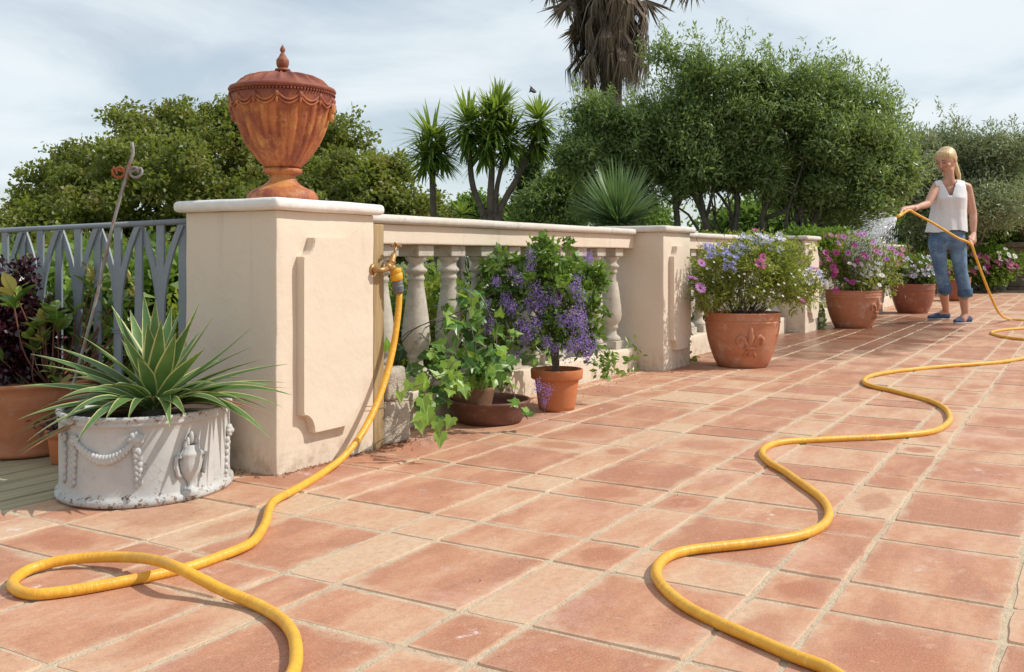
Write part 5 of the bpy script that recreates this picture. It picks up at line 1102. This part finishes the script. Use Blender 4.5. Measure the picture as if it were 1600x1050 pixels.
def flowers(t, lst, seed):
    inv = parent_world(t).inverted(); r = random.Random(seed)
    for kind, px, py, Z, R in lst:
        p = W(px, py, Z); n = (-FWD * .9 + SUN * .6 + UP * .5 + rv(r, .35)).normalized(); q = n.to_track_quat('Z', 'Y').to_matrix().to_4x4()
        m = q @ Matrix.Scale(R * (1.25 if kind != 'wht' else 1.1), 4); m.translation = p; o = link('flower', D_[kind], t, world_coords=False); o.matrix_local = inv @ m
def spread(kind, x0, x1, y0, y1, n, Z, R, r): return [(kind, r.uniform(x0, x1), r.uniform(y0, y1), Z + r.uniform(-.03, .06), R * r.uniform(.75, 1.2)) for _ in range(n)]
fr = random.Random(31)
def potplant(c, label, ells, mat, seed, ncl, per, clr, L, Wd, cat='plant', name='flowering_plant', wisp=0, wm=None):
    t = empty(name, c, label, cat); P, tone, D, C = crown_pts(ells, ncl, per, clr, seed, .35, .25, .8)
    P[:, 2] = np.maximum(P[:, 2], c.z - .04); leafcloud('foliage', P, rng.uniform(.6, 1.3, len(P)) * L, rng.uniform(.7, 1.3, len(P)) * Wd, mat, t, tone, D, .55)
    b = MB(); r = random.Random(seed)
    for k in range(55): e = Vector(C[r.randrange(len(C))]); limb(b, c + Vector((r.gauss(0, .05), r.gauss(0, .05), -.03)), e, .003, .0012, 0, 5, seed + k, .06)
    for k in range(wisp):
        e = Vector(C[r.randrange(len(C))]); d = (e - c).normalized(); q = e + d * r.uniform(.03, .09) + UP * r.uniform(0, .05); b.tube([e, e.lerp(q, .5) + UP * .006, q], .0008, 4); b.ball(q, .0042, 6, 4)
    b.build('stems', M['bark_dark'], t); return t
def el(px, py, Z, rx, ry, dk=.8): return (W(px, py, Z), (rx * Z / FP, rx * Z / FP * dk, ry * Z / FP))
t = potplant(POT1 + UP * H1 * .9, 'wide mixed flowering plant with lavender and white blooms in the nearest big pot', [el(1180, 430, z1, 100, 55, .6), (el(1120, 430, z1, 50, 50)), el(1235, 430, z1, 55, 45), el(1180, 400, z1, 80, 35), el(1110, 460, z1 - .1, 40, 25), el(1250, 455, z1, 40, 30)], M['herb'], 201, 900, 16, .022, .030, .009, wisp=110)
Zf = z1 - .30
flowers(t, [('vio', 1082, 435, Zf, .028), ('vio', 1094, 450, Zf - .02, .028), ('vio', 1096, 411, Zf, .022), ('mag', 1188, 413, Zf, .030), ('mag', 1192, 402, Zf, .02), ('vio', 1272, 420, Zf + .1, .022), ('mag', 1254, 470, Zf + .05, .014)] + spread('lav', 1100, 1160, 382, 402, 26, z1 - .2, .014, fr) + spread('lav', 1130, 1152, 396, 426, 12, z1 - .28, .014, fr)
        + spread('wlav', 1150, 1228, 366, 396, 60, z1 - .12, .016, fr) + spread('wht', 1100, 1280, 405, 465, 34, Zf, .007, fr) + spread('wlav', 1255, 1290, 420, 445, 10, z1 - .1, .015, fr) + [('mag', 1181, 360, z1, .018), ('vio', 1178, 362, z1, .015)], 1)
t = potplant(POT2 + UP * H2 * .9, 'domed green plant with magenta and small white daisies in the second big pot', [el(1345, 412, z2, 55, 42), el(1345, 395, z2, 48, 32), el(1300, 415, z2, 25, 30), el(1390, 420, z2, 25, 35), el(1345, 440, z2, 55, 15)], M['bright'] if False else M['herb'], 202, 620, 16, .028, .04, .012, wisp=30)
Z2 = z2 - .32
flowers(t, [('mag', x, y, Z2, .026) for x, y in ((1320, 405), (1290, 395), (1340, 408), (1368, 392), (1335, 383), (1307, 395), (1295, 405), (1280, 410), (1302, 417), (1305, 423), (1303, 429), (1353, 400), (1357, 405), (1306, 453), (1332, 441), (1349, 399))] + [('vio', x, y, Z2, .024) for x, y in ((1325, 395), (1310, 380), (1385, 405), (1364, 379), (1345, 367), (1338, 366), (1322, 437), (1392, 388), (1400, 395), (1350, 366), (1318, 370), (1375, 395))]
        + [('wht', 1360 + fr.gauss(0, 11), 424 + fr.gauss(0, 9), Z2, .020) for _ in range(24)] + [('wht', 1376, 412, Z2, .022), ('wht', 1378, 430, Z2, .026), ('wht', 1297, 444, Z2, .024), ('wht', 1335, 414, Z2, .018)], 2)
t = potplant(POT3 + UP * H3 * .9, 'loose plant with pale pink and white blooms in the wet pot left of the woman', [el(1425, 420, z3, 38, 24), el(1405, 405, z3, 20, 25), el(1450, 425, z3, 22, 20)], M['mid'], 203, 300, 16, .03, .045, .016)
flowers(t, spread('pnk', 1390, 1412, 385, 415, 16, z3 - .25, .026, fr) + spread('wlav', 1410, 1462, 400, 432, 42, z3 - .25, .022, fr) + spread('wht', 1430, 1465, 420, 432, 12, z3 - .27, .016, fr), 3)
t = empty('bronze_phormium', POT3 + UP * H3, 'bronze red spiky leaved plant standing in the wet pot left of the woman', 'plant')
b = MB(); tn = rosette_leaves(b, POT3 + UP * H3, .50, 46, .016, random.Random(6), lo=.55, droop=.08); me = b.mesh('leaf_head', leafmat('bronze_blades', (.20, .085, .05), (.36, .19, .12), .4, .2)); a = me.attributes.new('tone', 'FLOAT', 'FACE'); a.data.foreach_set('value', np.clip(np.array(tn, dtype=np.float32), 0, 1)); link('leaf_head', me, t, kind='stuff')
t = potplant(POT4 + UP * H4 * .9, 'small leafy plant in the farthest pot behind the woman', [el(1482, 425, z4, 26, 14)], M['lime'], 204, 90, 14, .035, .06, .022)
flowers(t, spread('mag', 1470, 1500, 412, 428, 6, z4 - .2, .02, fr), 4)
for tt in [o for o in bpy.data.objects if o.name.startswith('flower_bed_shrub') and o.type == 'EMPTY']:
    if 'right of' in tt['label']: flowers(tt, spread('pnk', 1505, 1585, 395, 428, 26, 16.9, .05, fr) + spread('wht', 1500, 1590, 385, 430, 18, 16.9, .045, fr) + spread('mag', 1520, 1590, 395, 425, 8, 16.9, .05, fr), 5)
    else: flowers(tt, spread('wht', 1395, 1440, 372, 395, 6, 16.8, .05, fr), 6)
for tt in [o for o in bpy.data.objects if o.name.startswith('flower_shrub') and o.type == 'EMPTY']:
    if 'orange' in tt['label']: flowers(tt, spread('pnk', 1245, 1330, 366, 378, 9, 8.9, .02, fr), 7)
    else: flowers(tt, spread('mag', 1130, 1175, 366, 372, 10, 8.0, .018, fr), 8)
# ------------------------------------------------------------------ stone pier at the right edge with a stone planter, rock edging
sp0 = W(1582, 452, 19.0); pier = empty('stone_pier', (sp0.x + .25, sp0.y - .4, 0), 'rubble stone pier at the right edge of the terrace carrying a stone planter', 'pillar')
b = MB(); X0, Y1 = 17.75, sp0.y; b.box(X0 + .012, X0 + .8, Y1 - .9, Y1 - .012, -.3, .80); b.build('core', M['stone_dark'], pier)
r = random.Random(14); z = -.02; 
while z < .62:
    h = r.choice((.11, .15, .17, .12)); h = min(h, .66 - z); y = Y1
    while y > Y1 - .88:
        w = min(r.uniform(.16, .34), y - (Y1 - .9)); 
        if w > .05: link('stone', bevelbox(X0 - r.uniform(0, .014), X0 + .06, y - w + .006, y - .006, z + .005, z + h - .005, .014, 2, 2, .004, y), pier, M['stone_dark'])
        y -= w
    x = X0
    while x < X0 + .78:
        w = r.uniform(.16, .3); link('stone', bevelbox(x + .004 if x > X0 else X0 + .065, min(x + w - .006, X0 + .79), Y1 - .06, Y1 + r.uniform(0, .01), z + .005, z + h - .005, .014, 2, 2, .004, x), pier, M['stone_dark']); x += w
    z += h
link('cap', bevelbox(X0 - .05, X0 + .85, Y1 - .95, Y1 + .05, .805, .90, .015, 2, 6, .003), pier, M['stone_dark'])
pc = Vector((X0 + .35, Y1 - .37, .902)); b = MB(); b.lathe([(.17, 0), (.20, .01), (.20, .05), (.16, .07), (.20, .10), (.26, .15), (.30, .22), (.32, .29), (.36, .31), (.36, .35), (.31, .35), (.29, .30), (.0, .29)], pc, 36)
tag(b.build('stone_planter', M['stone_dark']), 'weathered bowl shaped stone planter on top of the rubble pier', 'planter')
e = empty('rock_edging', (17.55, .2, 0), 'line of low rounded rocks edging the flower bed beyond the terrace', 'rock edging')
y = Y1 + .12; k = 0
while y < 2.2:
    s = r.uniform(.12, .2); rock('rock', (17.55, y, .04), (.12, s * .9, r.uniform(.08, .14)), k * 3.1, M['stone_dark'], e, 0, .8); y += s * 1.7; k += 1
bed = MB(); bed.box(17.62, 24, -6, 6, -.28, .0); tag(bed.build('flower_bed_soil', M['earth']), kind='structure')
# ------------------------------------------------------------------ the woman
ZW = 9.40
def w(px, py, dz=0.0): # dz: metres towards the camera
    z = ZW - dz; p = W(px, py, ZW); return p - FWD * dz
def blob(name, caps, balls, voxel, mat, parent, smooth=2, extra=None, dec=None):
    """one continuous skin: tapered limbs and ellipsoids fused by a voxel remesh"""
    b = MB()
    for p0, r0, p1, r1 in caps:
        p0, p1 = Vector(p0), Vector(p1); n = 8; b.tube([p0.lerp(p1, i / n) for i in range(n + 1)], [r0 + (r1 - r0) * i / n for i in range(n + 1)], 16); b.ball(p0, r0, 16, 10); b.ball(p1, r1, 16, 10)
    for c, sc, ax in balls:
        bb = MB(); bb.ball((0, 0, 0), 1, 18, 12); m = ax if ax is not None else BM
        o = len(b.v); b.v += [tuple(Vector(c) + m @ Vector((v[0] * sc[0], v[1] * sc[1], v[2] * sc[2]))) for v in bb.v]; b.f += [[i + o for i in f] for f in bb.f]; b.uv += bb.uv; b.sm += bb.sm; b.mi += bb.mi
    if extra: extra(b)
    me = b.mesh(name + '_raw'); o = bpy.data.objects.new(name + '_raw', me); COL.objects.link(o)
    rm = o.modifiers.new('r', 'REMESH'); rm.mode = 'VOXEL'; rm.voxel_size = voxel; rm.use_smooth_shade = True
    s = o.modifiers.new('s', 'SMOOTH'); s.factor = .5; s.iterations = smooth
    dg = bpy.context.evaluated_depsgraph_get(); dg.update(); me2 = bpy.data.meshes.new_from_object(o.evaluated_get(dg)); bpy.data.objects.remove(o); bpy.data.meshes.remove(me)
    me2.name = name; me2.materials.clear(); me2.materials.append(mat)
    for p in me2.polygons: p.use_smooth = True
    return link(name, me2, parent)
# body frame: x = her left-to-right on screen, y = depth away from the camera, z = up, turned a little
def frame(yaw): return Matrix.Rotation(yaw, 3, 'Z') @ Matrix((RGT, FWD, UP)).transposed()
BM = frame(math.radians(-12))
HM = (frame(math.radians(-52)) @ Matrix.Rotation(math.radians(26), 3, 'X')) * 1.10   # head turned to the left of the picture and lowered
def skin():
    m, nt, b, out = newmat('skin'); p = pos(nt); c = mixc(nt, rng_(nt, nz(nt, 12, 3, .5, p), .3, .7), (.56, .31, .215), (.50, .26, .175)); Lk(nt, c, b.inputs['Base Color'])
    b.inputs['Roughness'].default_value = .5; b.inputs['Subsurface Weight'].default_value = .12; b.inputs['Subsurface Radius'].default_value = (.02, .008, .004); b.inputs['Subsurface Scale'].default_value = .5; return m
M['skin'] = skin()
def denim():
    m, nt, b, out = newmat('denim'); p = pos(nt)
    c = mixc(nt, rng_(nt, nz(nt, 7, 5, .6, p), .35, .68), (.06, .12, .22), (.18, .29, .42)); c = mixc(nt, rng_(nt, nz(nt, 60, 4, .7, p), .4, .7, 0, .35), c, (.22, .31, .40)); Lk(nt, c, b.inputs['Base Color']); b.inputs['Roughness'].default_value = .85
    bump(nt, b, nz(nt, 22, 4, .6, p), .5, .012); return m
def blouse_mat():
    m, nt, b, out = newmat('white_blouse_cloth'); p = pos(nt); b.inputs['Base Color'].default_value = (.80, .79, .80, 1); b.inputs['Roughness'].default_value = .8
    mp = N(nt, 'ShaderNodeMapping'); mp.inputs['Scale'].default_value = (14, 14, 2.2); Lk(nt, p, mp.inputs['Vector']); bump(nt, b, nz(nt, 1, 3, .5, mp.outputs[0]), .55, .02)
    t = N(nt, 'ShaderNodeBsdfTranslucent'); t.inputs[0].default_value = (.8, .78, .78, 1); ms = N(nt, 'ShaderNodeMixShader', Fac=.15); Lk(nt, b.outputs[0], ms.inputs[1]); Lk(nt, t.outputs[0], ms.inputs[2]); Lk(nt, ms.outputs[0], out.inputs[0]); return m
def hair_mat():
    m, nt, b, out = newmat('blond_hair'); p = pos(nt); mp = N(nt, 'ShaderNodeMapping'); mp.inputs['Scale'].default_value = (60, 60, 10); Lk(nt, p, mp.inputs['Vector']); n = nz(nt, 1.5, 4, .6, mp.outputs[0])
    Lk(nt, mixc(nt, rng_(nt, n, .3, .7), (.42, .27, .11), (.72, .53, .28)), b.inputs['Base Color']); b.inputs['Roughness'].default_value = .42; bump(nt, b, n, .5, .006); return m
wm = empty('person', groundpt(1487, 506), 'woman in a white sleeveless blouse and rolled blue jeans watering the flower pots', 'person')
hc = w(1478.5, 250)     # head centre
def hp(x, y, z): return hc + HM @ Vector((x, y, z))
elL, elR = w(1442, 320, .10), w(1522, 334, -.02)
shL, shR = w(1463.5, 291, .0), w(1512.5, 293, -.02)
wrL, wrR = w(1416, 325.5, .26), w(1518.5, 367, .03)
handL, handR = w(1409, 328, .30), w(1516.5, 377, .05)
footL, footR = groundpt(1470, 499.5), groundpt(1505, 505.5)
anL = footL + UP * .085 + RGT * .055; anR = footR + UP * .085 + RGT * .02
kL, kR = w(1468, 424, .03), w(1497.5, 424, .05)
hL, hR = w(1464, 380, 0), w(1494, 380, .02)
def fingers(hand, wrist, curlax, n=4, side=1, palmn=None):
    """four fingers curling round the hose plus the thumb"""
    caps = []; a = (hand - wrist).normalized(); ac = curlax.normalized(); nrm = palmn.normalized()
    L = [.024, .026, .025, .020]
    for k in range(4):
        base = hand + a * (.012) + ac * ((k - 1.5) * .019); q1 = base + a * L[k] * .9 + nrm * .008; q2 = q1 + nrm * .026 + a * .004; q3 = q2 - a * .022 + nrm * .006
        caps += [(base - a * .02, .0095, q1, .0088), (q1, .0088, q2, .0082), (q2, .0080, q3, .0072)]
    tb = wrist.lerp(hand, .45) - ac * .026 * side; caps += [(tb, .0125, tb + a * .028 + nrm * .018 - ac * .012 * side, .010), (tb + a * .028 + nrm * .018 - ac * .012 * side, .0098, tb + a * .042 + nrm * .034, .0085)]
    return caps
caps = [ # torso under the clothes, neck
    (w(1484, 290, .0), .048, w(1481.5, 266, .015), .044), (w(1484, 286, 0), .046, w(1466, 290, .0), .040), (w(1484, 286, 0), .046, w(1510, 291, -.02), .040),
    (shL, .044, shL.lerp(elL, .45), .041), (shL.lerp(elL, .45), .041, elL, .034), (elL, .034, elL.lerp(wrL, .35), .034), (elL.lerp(wrL, .35), .034, wrL, .024),
    (shR, .046, shR.lerp(elR, .45), .043), (shR.lerp(elR, .45), .043, elR, .036), (elR, .036, elR.lerp(wrR, .35), .036), (elR.lerp(wrR, .35), .036, wrR, .024),
    (wrL, .025, handL, .030), (wrR, .026, handR, .031),
    (kL, .050, kL.lerp(anL, .45), .050), (kL.lerp(anL, .45), .050, anL, .029), (kR, .050, kR.lerp(anR, .45), .050), (kR.lerp(anR, .45), .050, anR, .030),
    (anL, .036, footL + UP * .04 - RGT * .03, .036), (anR, .036, footR + UP * .04 - RGT * .02 - FWD * .03, .036)]
hoseL = (W(1412, 333, 8.85)); hoseR = W(1516, 381, 9.03)
handLc = W(1411, 330.5, 8.87); handRc = W(1517, 377, 9.05)
caps += [(wrL, .025, W(1412, 327.5, 9.02), .028), (wrR, .026, W(1518, 373, 9.2), .030), (W(1412, 327.5, 9.02), .027, W(1411, 329, 8.93), .026), (W(1518, 373, 9.2), .029, W(1518, 377, 9.12), .028)]
caps += fingers(W(1409.5, 328.5, 8.90), W(1415, 325.5, 9.02), RGT * -.4 - UP * .3 + FWD * -.5, 4, 1, -UP * .8 - FWD * .25)
caps += fingers(W(1517, 378, 9.09), W(1518, 370, 9.18), RGT * .55 - UP * .75 + FWD * .1, 4, 1, -FWD * .9 - RGT * .3)
balls = [(w(1483, 322, 0), (.125, .085, .19), None), (w(1484, 301, -.005), (.135, .078, .08), None), (w(1480, 370, 0), (.13, .085, .10), None),
    (hc, (.072, .092, .098), HM), (hp(0, -.012, .028), (.0735, .090, .082), HM), (hp(0, -.035, -.055), (.050, .052, .050), HM), (hp(0, -.062, -.088), (.026, .022, .018), HM), (hp(0, .02, -.085), (.046, .045, .06), HM),
    (hp(0, -.104, -.020), (.0125, .016, .012), HM), (hp(0, -.096, .004), (.009, .014, .024), HM), (hp(.040, -.068, -.022), (.024, .022, .020), HM), (hp(-.040, -.068, -.022), (.024, .022, .020), HM), (hp(0, -.086, .030), (.040, .010, .009), HM),
    (hp(0, -.090, -.052), (.023, .012, .006), HM), (hp(0, -.089, -.062), (.020, .012, .007), HM), (hp(.074, .008, -.008), (.010, .018, .029), HM), (hp(-.074, .008, -.008), (.010, .018, .029), HM)]
blob('body', caps, balls, .0058, M['skin'], wm, 2)
# face details
b = MB()
em = plain('eye_white', (.45, .38, .36), .3)
for s in (-1, 1): b = MB(); b.ball(hp(s * .032, -.0845, .008), .0125, 10, 8, (1, 1, .6)); b.build('eye', em, wm)
for s in (-1, 1):
    b = MB(); b.tube([hp(s * .018, -.097, .010), hp(s * .032, -.0985, .0125), hp(s * .047, -.090, .008)], .0030, 6); b.build('eyelashes', M.setdefault('brow', plain('brow', (.14, .075, .04), .8)), wm)
    b = MB(); b.tube([hp(s * .014, -.0985, .030), hp(s * .032, -.099, .035), hp(s * .052, -.084, .029)], [.0026, .0032, .0015], 6); b.build('eyebrow', M['brow'], wm)
b = MB(); b.tube([hp(-.022, -.096, -.054), hp(-.008, -.1035, -.0525), hp(0, -.1035, -.054), hp(.008, -.1035, -.0525), hp(.022, -.096, -.054)], [.001, .0045, .004, .0045, .001], 8); b.tube([hp(-.018, -.096, -.060), hp(0, -.103, -.063), hp(.018, -.096, -.060)], [.001, .0058, .001], 8); b.build('lips', plain('lips', (.42, .12, .11), .4), wm)
# hair: cap pulled back, ponytail
hb = [(hp(0, .018, .030), (.081, .092, .085), HM), (hp(0, -.030, .070), (.070, .060, .036), HM), (hp(0, -.062, .062), (.046, .026, .020), HM), (hp(0, .055, -.005), (.068, .058, .065), HM), (hp(.052, -.022, .046), (.028, .052, .036), HM), (hp(-.052, -.022, .046), (.028, .052, .036), HM)]
tail0 = hp(.01, .105, -.02); 
hc_ = [(hp(0, .06, -.0), .04, tail0, .024), (tail0, .020, w(1496, 262, -.03), .027), (w(1496, 262, -.03), .027, w(1499, 273, -.02), .024), (w(1499, 273, -.02), .024, w(1500, 284, 0), .010)]
blob('hair', hc_, hb, .006, hair_mat(), wm, 3)
b = MB(); b.tube([tail0 + HM @ Vector((.022 * math.cos(a), .004, .026 * math.sin(a))) for a in [k * PI / 6 for k in range(13)]], .005, 6); b.build('hair_tie', plain('hair_tie', (.12, .08, .06), .7), wm)
# blouse: fused shell, opened at neck, arms and hem
k_ = ZW / FP
bl_rings = [(372, 1448.0, 1509.5, .128), (363, 1448.5, 1509, .128), (352, 1451.0, 1508.4, .120), (340, 1453.8, 1508, .112), (328, 1456.0, 1508, .114), (318, 1457, 1508.5, .124), (310, 1457.4, 1508.8, .128), (303, 1457.6, 1508.8, .118), (297, 1458.6, 1508.6, .105), (291, 1461, 1507.4, .088), (287, 1465, 1503, .070)]
def torso(b):
    n = 48; vs = []
    for i, (y, x0, x1, ry) in enumerate(bl_rings):
        c = w((x0 + x1) / 2, y); rx = (x1 - x0) / 2 * k_; am = .04 * max(0, 1 - i / 7)
        for k in range(n):
            a = 2 * PI * k / n; q = 1 + am * math.sin(a * 7 + i * .4) + am * .6 * math.sin(a * 13 + i * .7)
            bust = .018 * math.exp(-((y - 311) / 6) ** 2) * (max(0, -math.sin(a)) ** 2) * (abs(math.cos(a * 1.0 )) * 1.4 + .3)
            vs.append(c + BM @ Vector((math.cos(a) * rx * q, math.sin(a) * ry * q - bust, 0)))
    b.add(vs, [(i * n + (k + 1) % n, i * n + k, (i + 1) * n + k, (i + 1) * n + (k + 1) % n) for i in range(len(bl_rings) - 1) for k in range(n)] + [tuple(range(n)), tuple(reversed(range((len(bl_rings) - 1) * n, len(bl_rings) * n)))], True)
bo = blob('blouse', [(w(1484, 286.5, 0), .052, w(1462.5, 290.5, 0), .048), (w(1484, 286.5, 0), .052, w(1507.5, 291, -.01), .048)], [], .0055, blouse_mat(), wm, 2, torso)
bm = bmesh.new(); bm.from_mesh(bo.data); BI = BM.inverted(); nk = w(1483, 283)
kill = []
for f in bm.faces:
    c = f.calc_center_median(); q = BI @ (c - nk)
    hemz = w(1480, 362).z + .012 * math.sin(q.x * 18 + 1); vb = -.145        # V depth below the neck
    inv_ = q.y < 0 and q.z > vb and abs(q.x + .012) < .012 + (q.z - vb) * .36
    if c.z < hemz or inv_ or (Vector((q.x, q.y)).length < .068 and q.z > -.03) or q.x < -.137 - max(0, -.09 - q.z) * .6 or q.x > .143 + max(0, -.09 - q.z) * .6 and q.z > -.16: kill.append(f)
bmesh.ops.delete(bm, geom=kill, context='FACES')
for it in range(2): bmesh.ops.smooth_vert(bm, verts=[v for v in bm.verts if v.is_boundary], factor=.5, use_axis_x=True, use_axis_y=True, use_axis_z=True)
bm.to_mesh(bo.data); bm.free(); ms_ = bo.modifiers.new('sol', 'SOLIDIFY'); ms_.thickness = .003; ms_.offset = 0
# jeans
jc = [(hL, .084, kL, .059), (kL, .059, w(1474, 453, .03), .058), (hR, .084, kR, .060), (kR, .060, w(1504, 457, .05), .062)]
def knee(b): pass
jb = [(w(1479.5, 371, 0), (.166, .105, .075), None), (w(1480, 363, 0), (.162, .105, .05), None), (w(1479, 382, 0), (.145, .10, .05), None)]
blob('jeans', jc, jb, .007, denim(), wm, 3)
b = MB()
for c, r, top, tilt in ((w(1474.3, 451.5, .03), .061, .038, 0), (w(1504.2, 456.5, .05), .065, .040, 0)):
    b.lathe([(r * .94, -top), (r * 1.03, -top * .95), (r * 1.04, -top * .2), (r * 1.02, top * .9), (r * .98, top), (r * .85, top * .95)], c, 32, lambda rr, z, a, i: rr * (1 + .008 * math.sin(a * 3 + z * 30)))
b.build('jeans_cuffs', M.setdefault('denim_dark', mottled('denim_cuff', (.05, .095, .18), (.09, .16, .26), None, 12, 60, .85, .5, .004)), wm)
# canvas shoes
for f, ang, nm in ((footL, math.radians(8), 'shoe'), (footR, math.radians(28), 'shoe')):
    d = (-RGT * math.cos(ang) - FWD * math.sin(ang)).normalized(); s = d.cross(UP); heel = f + RGT * .065 + FWD * (.06 * math.sin(ang)); mm = Matrix((d, s, UP)).transposed()
    def pt(a, b_, c_): return heel + d * a + s * b_ + UP * c_
    caps_ = [(pt(0.0, 0, .040), .037, pt(.05, 0, .045), .040), (pt(.05, 0, .045), .038, pt(.12, 0, .035), .036), (pt(.12, 0, .035), .035, pt(.19, 0, .026), .022)]
    sh = blob(nm, caps_, [(pt(.135, .004, .026), (.06, .044, .022), mm)], .006, M.setdefault('canvas', mottled('navy_canvas', (.045, .065, .13), (.07, .095, .17), None, 30, 90, .85, .3, .002)), wm, 2)
    b = MB(); n = 24; ring = []
    for z, q in ((.002, .96), (.004, 1.0), (.013, 1.0), (.015, .97)):
        for k in range(n):
            a = 2 * PI * k / n; ring.append(pt(.088 + .128 * math.cos(a) * q, .0 + (.041 - .008 * max(0, -math.cos(a))) * math.sin(a) * q, z))
    b.add(ring, [(i * n + k, i * n + (k + 1) % n, (i + 1) * n + (k + 1) % n, (i + 1) * n + k) for i in range(3) for k in range(n)] + [tuple(range(3 * n, 4 * n)), tuple(reversed(range(n)))], False); b.build('sole', plain('pale_sole', (.50, .48, .44), .8), sh)
